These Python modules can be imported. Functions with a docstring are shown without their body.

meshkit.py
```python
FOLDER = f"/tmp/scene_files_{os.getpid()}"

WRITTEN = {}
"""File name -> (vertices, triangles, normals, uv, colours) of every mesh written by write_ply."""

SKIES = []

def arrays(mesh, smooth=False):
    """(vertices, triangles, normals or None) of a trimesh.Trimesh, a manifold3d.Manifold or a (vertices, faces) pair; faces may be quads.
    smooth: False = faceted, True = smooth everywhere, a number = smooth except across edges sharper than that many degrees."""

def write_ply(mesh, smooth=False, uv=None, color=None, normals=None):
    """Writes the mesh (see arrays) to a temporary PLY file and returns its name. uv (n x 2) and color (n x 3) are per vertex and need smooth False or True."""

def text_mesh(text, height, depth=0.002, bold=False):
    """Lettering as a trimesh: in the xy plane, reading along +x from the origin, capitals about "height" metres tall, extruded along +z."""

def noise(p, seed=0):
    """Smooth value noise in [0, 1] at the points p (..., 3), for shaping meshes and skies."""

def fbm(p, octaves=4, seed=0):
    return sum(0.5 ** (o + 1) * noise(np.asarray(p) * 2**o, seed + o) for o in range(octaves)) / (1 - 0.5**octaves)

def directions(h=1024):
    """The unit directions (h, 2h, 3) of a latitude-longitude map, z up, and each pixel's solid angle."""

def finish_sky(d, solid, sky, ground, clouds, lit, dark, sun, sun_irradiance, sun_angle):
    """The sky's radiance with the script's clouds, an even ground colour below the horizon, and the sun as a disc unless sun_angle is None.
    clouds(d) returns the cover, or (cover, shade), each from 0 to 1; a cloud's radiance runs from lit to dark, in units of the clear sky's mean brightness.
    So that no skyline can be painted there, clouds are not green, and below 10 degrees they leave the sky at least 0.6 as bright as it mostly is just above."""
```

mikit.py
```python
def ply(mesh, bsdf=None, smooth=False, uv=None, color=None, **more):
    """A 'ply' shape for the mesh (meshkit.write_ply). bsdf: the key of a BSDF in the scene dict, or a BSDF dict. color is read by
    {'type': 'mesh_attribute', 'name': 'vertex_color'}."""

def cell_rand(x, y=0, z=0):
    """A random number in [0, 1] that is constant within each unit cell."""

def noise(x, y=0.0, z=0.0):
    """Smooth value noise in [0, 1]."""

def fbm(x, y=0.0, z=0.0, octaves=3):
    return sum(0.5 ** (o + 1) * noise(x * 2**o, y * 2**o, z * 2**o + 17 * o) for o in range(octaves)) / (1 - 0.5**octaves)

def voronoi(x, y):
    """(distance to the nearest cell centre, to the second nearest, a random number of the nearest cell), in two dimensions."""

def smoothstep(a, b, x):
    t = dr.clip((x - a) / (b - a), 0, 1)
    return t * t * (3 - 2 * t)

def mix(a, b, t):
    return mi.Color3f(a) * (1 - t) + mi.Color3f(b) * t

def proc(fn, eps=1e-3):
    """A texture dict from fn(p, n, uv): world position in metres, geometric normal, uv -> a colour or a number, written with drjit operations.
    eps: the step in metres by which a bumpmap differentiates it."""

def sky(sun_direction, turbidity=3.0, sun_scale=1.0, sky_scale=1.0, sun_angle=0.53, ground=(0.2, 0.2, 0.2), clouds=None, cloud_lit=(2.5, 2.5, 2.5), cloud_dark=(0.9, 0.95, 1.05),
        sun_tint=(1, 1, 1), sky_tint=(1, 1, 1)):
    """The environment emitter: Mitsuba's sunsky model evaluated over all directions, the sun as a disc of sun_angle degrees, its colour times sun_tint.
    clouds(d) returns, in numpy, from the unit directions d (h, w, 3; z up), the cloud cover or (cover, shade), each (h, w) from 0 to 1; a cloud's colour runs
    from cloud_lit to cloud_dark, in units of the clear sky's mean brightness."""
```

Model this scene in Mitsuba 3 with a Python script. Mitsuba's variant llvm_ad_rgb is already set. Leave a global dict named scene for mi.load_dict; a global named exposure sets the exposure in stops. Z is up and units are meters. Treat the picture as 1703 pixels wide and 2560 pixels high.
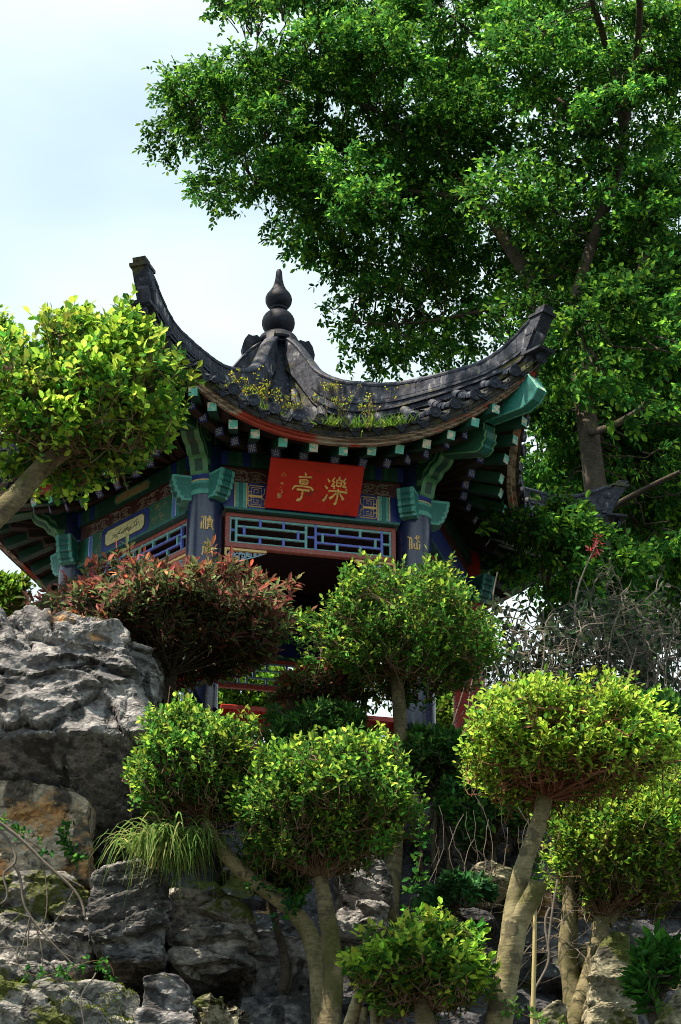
import math
import numpy as np
import trimesh
import mitsuba as mi
import drjit as dr
import mikit
import manifold3d as m3
from mikit import proc, noise, fbm, voronoi, cell_rand, smoothstep, mix
from meshkit import noise as nnoise, fbm as nfbm
from scipy.interpolate import PchipInterpolator as Pchip

T = mi.ScalarTransform4f
scene, labels = {}, {}
exposure = 2.8

# ------------------------------------------------------------------ camera
PITCH, FPX = math.radians(25.924), 5532.6
EYE = np.array([0.0, 0.0, 1.6])
scene['camera'] = {
    'type': 'perspective', 'fov_axis': 'x', 'fov': 2 * math.degrees(math.atan(851.5 / FPX)),
    'near_clip': 0.1, 'far_clip': 3000.0,
    'to_world': T().look_at(origin=EYE.tolist(), target=(EYE + [0, math.cos(PITCH), math.sin(PITCH)]).tolist(), up=[0, 0, 1]),
}


# ------------------------------------------------------------------ sky and sun
def thin_clouds(d):
    c = nfbm(d * np.array([3.2, 3.2, 7.0]) + 7.3, 6, 3)
    e = nfbm(d * np.array([9.0, 9.0, 16.0]) + 2.1, 5, 8)
    return np.clip(0.90 + 0.8 * (c - 0.48), 0.74, 0.99), np.clip(0.30 + 1.6 * (0.5 - c) + 1.6 * (e - 0.5), 0, 1)


SUN = np.array([-0.42, -0.16, 0.89])
scene['sky'] = mikit.sky(SUN.tolist(), turbidity=3.0, clouds=thin_clouds, cloud_lit=(1.68, 1.92, 1.89), cloud_dark=(1.24, 1.52, 1.55), sun_scale=1.2)


# ------------------------------------------------------------------ helpers
def at(px, py, Y):
    """the place at depth Y that the photograph shows at pixel px, py"""
    a, b = (px - 851.5) / FPX, -(py - 1280) / FPX
    r = np.array([a, math.cos(PITCH) - b * math.sin(PITCH), math.sin(PITCH) + b * math.cos(PITCH)])
    return EYE + r * (Y / r[1])


def key_for(name):
    if name not in scene and name not in labels:
        return name
    i = 1
    while f'{name}_{i:03d}' in scene or f'{name}_{i:03d}' in labels:
        i += 1
    return f'{name}_{i:03d}'


NEXT = {}


def numbered(name):
    n = NEXT.get(name, -1) + 1
    NEXT[name] = n
    return name if n == 0 else f'{name}_{n:03d}'


def thing(name, label, category, group=None, kind=None):
    k = numbered(name)
    labels[k] = {'label': label, 'category': category}
    if group:
        labels[k]['group'] = group
    if kind:
        labels[k]['kind'] = kind
    return k


def part(parent, name, mesh, bsdf, smooth=False, label=None, kind=None, color=None):
    k = numbered(f'{parent}__{name}')
    scene[k] = mikit.ply(mesh, bsdf, smooth=smooth, color=color)
    if label or kind:
        labels[k] = {a: b for a, b in (('label', label), ('kind', kind)) if b}
    return k


def single(name, label, category, mesh, bsdf, smooth=False, group=None, kind=None, color=None):
    k = thing(name, label, category, group, kind)
    scene[k] = mikit.ply(mesh, bsdf, smooth=smooth, color=color)
    return k


def structure(name, mesh, bsdf, smooth=False):
    scene[name] = mikit.ply(mesh, bsdf, smooth=smooth)
    labels[name] = {'kind': 'structure'}


def join(ms):
    vs, fs, o = [], [], 0
    for m in ms:
        v, f = (m.vertices, m.faces) if hasattr(m, 'faces') else m
        v, f = np.asarray(v, float), np.asarray(f, int)
        if f.shape[1] == 4:
            f = np.vstack([f[:, [0, 1, 2]], f[:, [0, 2, 3]]])
        vs.append(v)
        fs.append(f + o)
        o += len(v)
    return np.vstack(vs), np.vstack(fs)


def unit(v):
    v = np.asarray(v, float)
    return v / np.maximum(np.linalg.norm(v, axis=-1, keepdims=True), 1e-12)


def tubes(P, r, sides=5, cap=True, squash=None):
    """P (M, N, 3) polylines, r (M, N) radii -> one (vertices, triangles)"""
    P = np.asarray(P, float)
    if P.ndim == 2:
        P = P[None]
    M, N, _ = P.shape
    r = np.broadcast_to(np.asarray(r, float), (M, N))
    t = unit(np.gradient(P, axis=1))
    ref = np.where(np.abs(unit(P[:, -1] - P[:, 0])[:, 2:]) > 0.8, [[1.0, 0.13, 0]], [[0, 0.1, 1.0]])[:, None]
    a = unit(np.cross(t, np.broadcast_to(ref, t.shape)))
    b = np.cross(t, a)
    g = np.arange(sides) * 2 * np.pi / sides
    v = P[:, :, None] + r[:, :, None, None] * (np.cos(g)[:, None] * a[:, :, None] + np.sin(g)[:, None] * b[:, :, None])
    i, j, k = np.meshgrid(np.arange(M), np.arange(N - 1), np.arange(sides), indexing='ij')
    base = i * N * sides
    A, B = base + j * sides + k, base + j * sides + (k + 1) % sides
    f = np.stack([A, B, B + sides, A, B + sides, A + sides], -1).reshape(-1, 3)
    v = v.reshape(-1, 3)
    if cap:
        m = np.arange(M) * N * sides
        tri = [np.stack([m + (N - 1) * sides, m + (N - 1) * sides + q, m + (N - 1) * sides + q + 1], -1) for q in range(1, sides - 1)]
        tri += [np.stack([m, m + q + 1, m + q], -1) for q in range(1, sides - 1)]
        f = np.vstack([f] + tri)
    return v, f


def resample(pts, n, smooth=True):
    pts = np.asarray(pts, float)
    s = np.r_[0, np.cumsum(np.linalg.norm(np.diff(pts, axis=0), axis=1))]
    q = np.linspace(0, s[-1], n)
    if smooth and len(pts) > 2:
        from scipy.interpolate import CubicSpline
        return CubicSpline(s, pts)(q)
    return np.stack([np.interp(q, s, pts[:, i]) for i in range(pts.shape[1])], 1)


def box(x0, x1, y0, y1, z0, z1, bev=0.0):
    if bev <= 0:
        m = trimesh.creation.box(bounds=[[x0, y0, z0], [x1, y1, z1]])
        return np.array(m.vertices), np.array(m.faces)
    pts = []
    for x, sx in ((x0, 1), (x1, -1)):
        for y, sy in ((y0, 1), (y1, -1)):
            for z, sz in ((z0, 1), (z1, -1)):
                pts += [[x + sx * bev, y + sy * bev, z], [x + sx * bev, y, z + sz * bev], [x, y + sy * bev, z + sz * bev]]
    h = trimesh.convex.convex_hull(np.array(pts))
    return np.array(h.vertices), np.array(h.faces)


def plate(poly, d0, d1):
    """polygon (N, 2) in the first and third coordinate, between d0 and d1 of the second"""
    from shapely.geometry import Polygon
    pg = poly if hasattr(poly, 'exterior') else Polygon(poly)
    if not pg.is_valid:
        pg = pg.buffer(0)
    gs = getattr(pg, 'geoms', [pg])
    out = []
    for g in gs:
        m = trimesh.creation.extrude_polygon(g, d1 - d0, engine='earcut')
        v = np.array(m.vertices)
        out.append((np.stack([v[:, 0], d0 + v[:, 2], v[:, 1]], 1), np.array(m.faces)[:, ::-1]))
    return join(out)


def grid(P):
    """P (A, B, 3) points -> mesh"""
    A, B, _ = P.shape
    i, j = np.meshgrid(np.arange(A - 1), np.arange(B - 1), indexing='ij')
    a = i * B + j
    f = np.stack([a, a + 1, a + B + 1, a, a + B + 1, a + B], -1).reshape(-1, 3)
    return P.reshape(-1, 3), f


def sweep(path, prof, A, B):
    """closed profile (K, 2) swept along path (N, 3); A, B (N, 3) the profile's axes; capped"""
    path, prof = np.asarray(path, float), np.asarray(prof, float)
    if prof.ndim == 2:
        prof = np.broadcast_to(prof, (len(path),) + prof.shape)
    A, B = np.broadcast_to(A, path.shape), np.broadcast_to(B, path.shape)
    v = path[:, None] + prof[..., :1] * A[:, None] + prof[..., 1:] * B[:, None]
    N, K, _ = v.shape
    i, k = np.meshgrid(np.arange(N - 1), np.arange(K), indexing='ij')
    a, b = i * K + k, i * K + (k + 1) % K
    f = np.stack([a, b, b + K, a, b + K, a + K], -1).reshape(-1, 3)
    caps = [[0, q + 1, q] for q in range(1, K - 1)] + [[(N - 1) * K, (N - 1) * K + q, (N - 1) * K + q + 1] for q in range(1, K - 1)]
    return v.reshape(-1, 3), np.vstack([f, caps])


# ------------------------------------------------------------------ materials
def dif(name, fn, rough=0.6, spec=0.4, bump=None, bump_scale=1.0, eps=4e-3, **kw):
    b = {'type': 'principled', 'base_color': proc(fn) if callable(fn) else {'type': 'rgb', 'value': list(fn)}, 'roughness': rough, 'specular': spec, **kw}
    if bump is not None:
        b = {'type': 'bumpmap', 'arbitrary': proc(bump, eps=eps), 'scale': bump_scale, 'bsdf': b}
    scene[name] = {'type': 'twosided', 'bsdf': b}
    return name


def worn(base, under, amount=0.5, scale=9.0, var=0.25):
    """paint of colour base with flakes that show colour under"""
    base, under = [float(x) for x in base], [float(x) for x in under]

    def fn(p, n, uv):
        a = fbm(p.x * scale, p.y * scale, p.z * scale, 4)
        b = fbm(p.x * scale * 5 + 9, p.y * scale * 5, p.z * scale * 5, 3)
        k = smoothstep(amount, amount + 0.06, 0.6 * a + 0.4 * b)
        v = 1 - var + 2 * var * fbm(p.x * 31, p.y * 31, p.z * 31 + 4, 3)
        return mix(mi.Color3f(base) * v, mi.Color3f(under) * v, k)
    return fn


DUST = (0.16, 0.15, 0.13)
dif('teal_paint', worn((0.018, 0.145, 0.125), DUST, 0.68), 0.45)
dif('pale_teal_paint', worn((0.075, 0.30, 0.255), DUST, 0.66), 0.45)
dif('dark_teal_paint', worn((0.012, 0.11, 0.10), DUST, 0.72), 0.45)
dif('green_paint', worn((0.018, 0.085, 0.05), DUST, 0.72), 0.45)
dif('pale_green_paint', worn((0.065, 0.21, 0.10), DUST, 0.70), 0.45)
dif('dark_green_paint', worn((0.008, 0.05, 0.035), DUST, 0.74), 0.45)
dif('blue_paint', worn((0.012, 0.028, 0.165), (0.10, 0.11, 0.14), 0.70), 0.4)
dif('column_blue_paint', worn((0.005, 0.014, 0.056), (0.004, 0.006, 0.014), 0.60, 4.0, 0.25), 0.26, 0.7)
dif('bar_blue_paint', worn((0.09, 0.14, 0.55), DUST, 0.72), 0.4)
dif('bar_teal_paint', worn((0.13, 0.36, 0.38), DUST, 0.70), 0.4)
dif('maroon_paint', worn((0.045, 0.010, 0.008), (0.05, 0.04, 0.035), 0.72), 0.5)
dif('frame_red_paint', worn((0.27, 0.07, 0.06), (0.22, 0.15, 0.14), 0.62), 0.5)
dif('red_paint', worn((0.33, 0.030, 0.022), (0.12, 0.05, 0.04), 0.70), 0.4)
dif('plaque_red_paint', worn((0.46, 0.012, 0.008), (0.30, 0.02, 0.015), 0.66, 3.0, 0.12), 0.45)
dif('gold_paint', worn((0.62, 0.42, 0.14), (0.30, 0.20, 0.08), 0.62), 0.35, 0.6)
dif('dull_gold_paint', worn((0.26, 0.21, 0.10), (0.10, 0.08, 0.05), 0.6), 0.4)
dif('cream_paint', worn((0.50, 0.48, 0.24), (0.28, 0.26, 0.14), 0.62), 0.5)
dif('grey_line_paint', worn((0.17, 0.16, 0.12), (0.05, 0.04, 0.04), 0.62), 0.5)
dif('white_line_paint', (0.42, 0.46, 0.60), 0.5)
dif('carved_blue_paint', worn((0.26, 0.40, 0.50), DUST, 0.66), 0.5)
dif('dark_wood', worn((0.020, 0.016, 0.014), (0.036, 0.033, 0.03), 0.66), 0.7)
dif('interior_shade_wood', worn((0.009, 0.008, 0.008), (0.016, 0.015, 0.014), 0.6), 0.8)  # ceiling wood with the shade of the interior put into its colour
dif('rafter_end_paint', worn((0.08, 0.36, 0.30), (0.50, 0.46, 0.37), 0.52, 14.0), 0.5)
dif('ink_paint', (0.03, 0.035, 0.02), 0.6)


def fascia_fn(p, n, uv):
    g = fbm(p.x * 6, p.y * 6, p.z * 60, 4)
    k = fbm(p.x * 1.7 + 3, p.y * 1.7, p.z * 2, 4)
    wood = mix((0.11, 0.085, 0.065), (0.34, 0.29, 0.24), smoothstep(0.35, 0.65, g))
    return mix(wood, mi.Color3f(0.30, 0.045, 0.03) * (0.6 + 0.8 * g), smoothstep(0.50, 0.57, 0.75 * k + 0.25 * g))


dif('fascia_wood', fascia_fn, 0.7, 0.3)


def tile_fn(p, n, uv):
    a = fbm(p.x * 5, p.y * 5, p.z * 5, 4)
    b = fbm(p.x * 26, p.y * 26, p.z * 26 + 3, 3)
    c = fbm(p.x * 2.3 + 8, p.y * 2.3, p.z * 2.3, 4)
    col = mix((0.008, 0.012, 0.025), (0.028, 0.038, 0.066), smoothstep(0.35, 0.7, 0.5 * a + 0.5 * b))
    col = mix(col, mi.Color3f(0.085, 0.095, 0.12) * (0.5 + b), smoothstep(0.62, 0.70, 0.6 * b + 0.4 * a))
    return mix(col, mi.Color3f(0.040, 0.042, 0.018) * (0.4 + 1.2 * b), smoothstep(0.64, 0.70, c * 0.8 + 0.2 * b))


def tile_bump(p, n, uv):
    return 0.006 * fbm(p.x * 30, p.y * 30, p.z * 30, 3)


dif('roof_tile', tile_fn, 0.65, 0.35, tile_bump)


def mortar_fn(p, n, uv):
    a = fbm(p.x * 7, p.y * 7, p.z * 7, 4)
    b = fbm(p.x * 40, p.y * 40, p.z * 40, 3)
    c = fbm(p.x * 3 + 2, p.y * 3, p.z * 3, 4)
    col = mix((0.022, 0.024, 0.026), (0.085, 0.088, 0.085), smoothstep(0.3, 0.7, 0.5 * a + 0.5 * b))
    return mix(col, mi.Color3f(0.055, 0.065, 0.02) * (0.5 + b), smoothstep(0.55, 0.62, 0.7 * c + 0.3 * b))


dif('old_mortar', mortar_fn, 0.85, 0.2, tile_bump)


def ridge_fn(p, n, uv):
    a = fbm(p.x * 3.5, p.y * 3.5, p.z * 7, 4)
    b = fbm(p.x * 19, p.y * 19, p.z * 9 + 3, 3)
    c = fbm(p.x * 1.6 + 5, p.y * 1.6, p.z * 1.6, 4)
    col = mix((0.012, 0.016, 0.028), (0.060, 0.070, 0.100), smoothstep(0.36, 0.66, 0.55 * a + 0.45 * b))
    col = mix(col, mi.Color3f(0.20, 0.20, 0.21) * (0.5 + b), smoothstep(0.59, 0.67, 0.5 * b + 0.5 * a))
    return mix(col, mi.Color3f(0.05, 0.05, 0.015) * (0.4 + 1.2 * b), smoothstep(0.62, 0.66, c * 0.8 + 0.2 * b))


dif('ridge_plaster', ridge_fn, 0.75, 0.3, tile_bump)


def finial_fn(p, n, uv):
    b = fbm(p.x * 14, p.y * 14, p.z * 14, 4)
    return mix((0.004, 0.006, 0.013), (0.014, 0.018, 0.034), smoothstep(0.3, 0.7, b))


dif('finial_glaze', finial_fn, 0.62, 0.25, lambda p, n, uv: 0.003 * fbm(p.x * 25, p.y * 25, p.z * 25, 3))


# ------------------------------------------------------------------ the pavilion
C = np.array([-0.793, 24.333, 12.45])      # axis, at the height of the column tops' lower edge
TH, R = math.radians(12.79), 2.4
AP = R * math.sqrt(3) / 2
ZAX = np.array([0, 0, 1.0])


def face_axes(k):
    a = TH + k * math.pi / 3
    return np.array([math.cos(a), math.sin(a), 0]), np.array([math.sin(a), -math.cos(a), 0])


def hip_axes(k):
    a = TH + (k - 0.5) * math.pi / 3
    return np.array([math.cos(a), math.sin(a), 0]), np.array([math.sin(a), -math.cos(a), 0])


def on_face(k, m):
    """local (along the face, out from the axis, up) -> world"""
    t, n = face_axes(k)
    v, f = m
    v = np.asarray(v)
    return C + v[:, :1] * t + v[:, 1:2] * n + v[:, 2:] * ZAX, np.asarray(f)[:, ::-1]


def on_hip(k, m):
    """local (out from the axis, across the hip, up) -> world"""
    t, n = hip_axes(k)
    v, f = m
    v = np.asarray(v)
    return C + v[:, :1] * n + v[:, 1:2] * t + v[:, 2:] * ZAX, np.asarray(f)


FACES = range(-3, 3)
SEEN = (0, -1)           # the two faces that show their paint
pav = thing('pavilion', 'hexagonal garden pavilion with upturned grey tiled roof, blue columns and painted beams', 'pavilion')

# --- base
hexa = lambda r: [(r * math.sin(TH + (k - .5) * math.pi / 3), -r * math.cos(TH + (k - .5) * math.pi / 3)) for k in range(6)]


def hexprism(r, z0, z1):
    from shapely.geometry import Polygon
    m = trimesh.creation.extrude_polygon(Polygon(hexa(r)), z1 - z0, engine='earcut')
    return np.array(m.vertices) + C + [0, 0, z0], np.array(m.faces)


# stone materials are used here first
def stone_fn(p, n, uv):
    a = fbm(p.x * 2.2, p.y * 2.2, p.z * 3.5, 5)
    b = fbm(p.x * 17, p.y * 17, p.z * 17, 4)
    col = mix((0.10, 0.105, 0.11), (0.34, 0.34, 0.33), smoothstep(0.3, 0.72, 0.6 * a + 0.4 * b))
    return mix(col, mi.Color3f(0.09, 0.10, 0.04) * (0.5 + b), smoothstep(0.60, 0.68, 0.7 * fbm(p.x * 3 + 4, p.y * 3, p.z * 3, 3) + 0.3 * b))


dif('platform_stone', stone_fn, 0.8, 0.25, lambda p, n, uv: 0.012 * fbm(p.x * 14, p.y * 14, p.z * 14, 4))
part(pav, 'stone_base', hexprism(3.05, -4.6, -3.3), 'platform_stone')
part(pav, 'floor', hexprism(2.95, -3.3, -2.98), 'red_paint')

# --- columns
CR = 0.195
for k in range(-3, 3):
    t, n = hip_axes(k)
    rr = np.array([CR * 1.02, CR * 1.02, CR, CR * 0.985, CR * 0.985])
    zz = np.array([-2.98, -2.2, -1.2, -0.3, 0.62])
    g = np.linspace(0, 2 * np.pi, 49)[:-1]
    ring = lambda r, z: C + R * n + r * np.stack([np.cos(g), np.sin(g), 0 * g], 1) + [0, 0, z]
    P = np.stack([ring(r, z) for r, z in zip(rr, zz)])
    P = np.concatenate([P, P[:, :1]], 1)
    v, f = grid(P)
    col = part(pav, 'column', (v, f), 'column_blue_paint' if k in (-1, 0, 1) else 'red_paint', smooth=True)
    part(col, 'plinth', on_hip(k, join([box(R - .29, R + .29, -.29, .29, -2.98, -2.86, .02)])), 'platform_stone')
    # painted bands where the beams cross the column
    for nm, z0, z1, e, mat in (('painted_band', 0.0, 0.055, .008, 'pale_teal_paint'), ('painted_band', .055, .13, .006, 'teal_paint'), ('painted_band', .13, .165, .008, 'pale_teal_paint'),
                               ('painted_band', .165, .178, .010, 'gold_paint'), ('painted_band', .178, .235, .006, 'blue_paint'), ('painted_band', .235, .26, .008, 'bar_blue_paint')):
        P = np.stack([ring(CR * .985 * (1 - (q in (0, 3)) * .2) + e, z) for q, z in enumerate((z0, z0, z1, z1))])
        part(col, nm, grid(np.concatenate([P, P[:, :1]], 1)), mat, smooth=30)

# --- beams, lattice and brackets of each face
SQ = 1.0 + 0.02


def ribbon(k, n0, paths, r, mat, parent, name, kind=None):
    """raised painted lines on the plane n0 of face k: paths of (s, z)"""
    out = []
    for p in paths:
        p = np.asarray(p, float)
        P = np.stack([p[:, 0], np.full(len(p), n0), p[:, 1]], 1)
        out.append(tubes(P, r, 4))
    v, f = join(out)
    return part(parent, name, on_face(k, (v, f)), mat, kind=kind)


def spiral(cx, cy, r, turns, start, sign=1, n=26, r0=0.12):
    a = np.linspace(0, 1, n)
    ang = start + sign * turns * 2 * np.pi * a
    rad = r * (1 - (1 - r0) * a)
    return np.stack([cx + rad * np.cos(ang), cy + rad * np.sin(ang)], 1)


def scroll(x0, z0, w, h, flip=1):
    """one cloud scroll motif"""
    X = lambda p: np.stack([x0 + flip * p[:, 0] * w, z0 + p[:, 1] * h], 1)
    arc = lambda pts: resample(pts, 14)
    return [X(spiral(.30, .30, .20, 1.5, 0.6, -1)), X(spiral(.30, .72, .17, 1.5, -.6, 1)), X(spiral(.74, .62, .17, 1.3, 2.2, 1)), X(spiral(.78, .24, .15, 1.3, 3.6, -1)),
            X(arc([(.02, .80), (.10, .95), (.2, .9), (.32, .92), (.46, .8), (.5, .6), (.46, .5)])),
            X(arc([(.46, .5), (.52, .36), (.5, .2), (.36, .06), (.2, .1), (.1, .02)])), X(arc([(.5, .6), (.6, .84), (.76, .86), (.92, .74), (1, .6)])),
            X(arc([(.5, .2), (.62, .05), (.8, .04), (.93, .12), (1, .05)]))]


for k in FACES:
    seen = k in SEEN
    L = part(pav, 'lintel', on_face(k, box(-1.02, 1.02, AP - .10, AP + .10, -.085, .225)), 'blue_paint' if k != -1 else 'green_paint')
    U = part(pav, 'upper_beam', on_face(k, box(-1.02, 1.02, AP - .08, AP + .075, .228, .42)), 'maroon_paint')
    V = part(pav, 'eave_purlin', on_face(k, box(-1.25, 1.25, AP - .11, AP + .11, .423, .60)), 'dark_green_paint')
    part(pav, 'string_moulding', on_face(k, box(-1.0, 1.0, AP - .085, AP + .115, -.118, -.088)), 'dark_teal_paint')
    nf = AP + .10
    if seen:
        for sg in (-1, 1):
            for a, b, mat in ((.800, .812, 'gold_paint'), (.814, .843, 'blue_paint'), (.56, .572, 'gold_paint')) if False else ():
                pass
            if k == 0:
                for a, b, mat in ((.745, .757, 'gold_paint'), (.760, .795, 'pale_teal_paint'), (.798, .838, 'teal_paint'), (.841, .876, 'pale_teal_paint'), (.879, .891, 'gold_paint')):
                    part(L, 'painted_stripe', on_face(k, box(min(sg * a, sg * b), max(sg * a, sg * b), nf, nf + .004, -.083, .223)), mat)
                # key fret
                x = lambda q: sg * q
                h0, h1 = -.06, .20
                fr = [[(x(.735), h0 + .03), (x(.73), h0 + .01), (x(.71), h0), (x(.54), h0), (x(.54), h0 + .03)],
                      [(x(.735), h0 + .03), (x(.735), h1 - .03), (x(.715), h1), (x(.56), h1)],
                      [(x(.70), .055), (x(.70), -.035), (x(.585), -.035), (x(.585), .055), (x(.70), .055)],
                      [(x(.67), .035), (x(.67), -.012), (x(.62), -.012), (x(.62), .02), (x(.645), .02)],
                      [(x(.70), .08), (x(.70), .175), (x(.585), .175), (x(.585), .08), (x(.70), .08)],
                      [(x(.67), .10), (x(.67), .152), (x(.62), .152), (x(.62), .115), (x(.645), .115)],
                      [(x(.735), .07), (x(.70), .07)], [(x(.735), .01), (x(.70), .01)], [(x(.735), .12), (x(.70), .12)],
                      [(x(.585), .06), (x(.55), .03), (x(.55), -.03)], [(x(.585), .08), (x(.55), .11), (x(.55), .17)]]
                ribbon(k, nf + .001, fr, .0055, 'gold_paint', L, 'key_fret')
                part(L, 'fret_band', on_face(k, box(min(sg * .735, sg * .575), max(sg * .735, sg * .575), nf, nf + .007, .056, .079)), 'gold_paint')
            else:
                for a, b, mat in ((.735, .75, 'pale_teal_paint'), (.752, .80, 'bar_blue_paint'), (.802, .815, 'white_line_paint'), (.817, .87, 'teal_paint')):
                    part(L, 'painted_stripe', on_face(k, box(min(sg * a, sg * b), max(sg * a, sg * b), nf, nf + .004, -.083, .223)), mat)
        if k == -1:
            def cart(w, h, e):
                q = .035
                return [(-w + q, -h), (w - q, -h), (w - q + .01, -h + q * .6), (w, -h + q), (w, h - q), (w - q + .01, h - q * .6), (w - q, h), (-w + q, h), (-w + q - .01, h - q * .6), (-w, h - q), (-w, -h + q), (-w + q - .01, -h + q * .6)]
            zc = .07
            sh = lambda pl: [(a - .12, b + zc) for a, b in pl]
            part(L, 'painted_panel', on_face(k, plate(sh(cart(.44, .148, 0)), nf, nf + .004)), 'blue_paint')
            part(L, 'cartouche', on_face(k, plate(sh(cart(.375, .105, 0)), nf, nf + .008)), 'ink_paint')
            part(L, 'cartouche', on_face(k, plate(sh(cart(.362, .092, 0)), nf, nf + .011)), 'cream_paint', label='cream cartouche with a painted flowering branch')
            rg = np.random.default_rng(5)
            br = [resample([(-.36, .03), (-.25, .06), (-.1, .05), (.02, .09), (.14, .13)], 16)] + [resample([(a, .05 + .02 * rg.random()), (a + .03, .05 + .07 * (rg.random() - .4)), (a + .06, .06 + .1 * (rg.random() - .35))], 6) for a in np.linspace(-.34, .1, 17)]
            ribbon(k, nf + .0115, br, .0035, 'ink_paint', L, 'painted_branch')
            sc = []
            for x0, fl in ((.42, 1), (-.62, 1)):
                for q in range(3):
                    sc += [spiral(x0 + .08 * q, .0 + .14 * (q % 2), .05, 1.4, q, 1), spiral(x0 + .08 * q + .03, .15 - .12 * (q % 2), .04, 1.3, 2 + q, -1)]
            ribbon(k, nf + .001, sc, .003, 'dull_gold_paint', L, 'gold_scrollwork', 'stuff')
        sc = []
        for x0, w, fl in ((-.95, .42, 1), (.95, .42, -1)) if k == 0 else ((-.90, .42, 1), (-.46, .40, 1), (.90, .42, -1), (.46, .40, -1)):
            sc += scroll(x0, .245, w, .155, fl)
        ribbon(k, AP + .076, sc, .0055, 'grey_line_paint', U, 'cloud_scroll', 'stuff')
        for sg in (-1, 1):
            for a, b, mat in ((.66, .70, 'green_paint'), (.72, .80, 'blue_paint'), (.82, .86, 'green_paint'), (.98, 1.06, 'blue_paint')):
                part(V, 'painted_stripe', on_face(k, box(min(sg * a, sg * b), max(sg * a, sg * b), AP + .11, AP + .114, .425, .598)), mat)
        if k == -1:
            part(V, 'cartouche', on_face(k, plate([(-.30, .45), (.30, .45), (.34, .51), (.30, .57), (-.30, .57), (-.34, .51)], AP + .11, AP + .115)), 'pale_green_paint')
            part(V, 'cartouche', on_face(k, plate([(-.28, .465), (.28, .465), (.31, .51), (.28, .555), (-.28, .555), (-.31, .51)], AP + .11, AP + .119)), 'dull_gold_paint')
    # hanging lattice
    H = numbered(f'{pav}__lattice_frame')
    z0, z1, s0, s1 = -.545, -.120, -.97, .97
    for nm, b in (('rail', box(s0, s1, AP - .03, AP + .03, z1 - .048, z1, .006)), ('rail', box(s0, s1, AP - .03, AP + .035, z0, z0 + .062, .006)),
                  ('stile', box(s0, s0 + .05, AP - .029, AP + .029, z0 + .062, z1 - .048)), ('stile', box(s1 - .05, s1, AP - .029, AP + .029, z0 + .062, z1 - .048))):
        part(H, nm, on_face(k, b), 'frame_red_paint')
    zb, zt, w = z0 + .062, z1 - .048, .011
    q1, q2 = zt - .105, zb + .100
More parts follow.
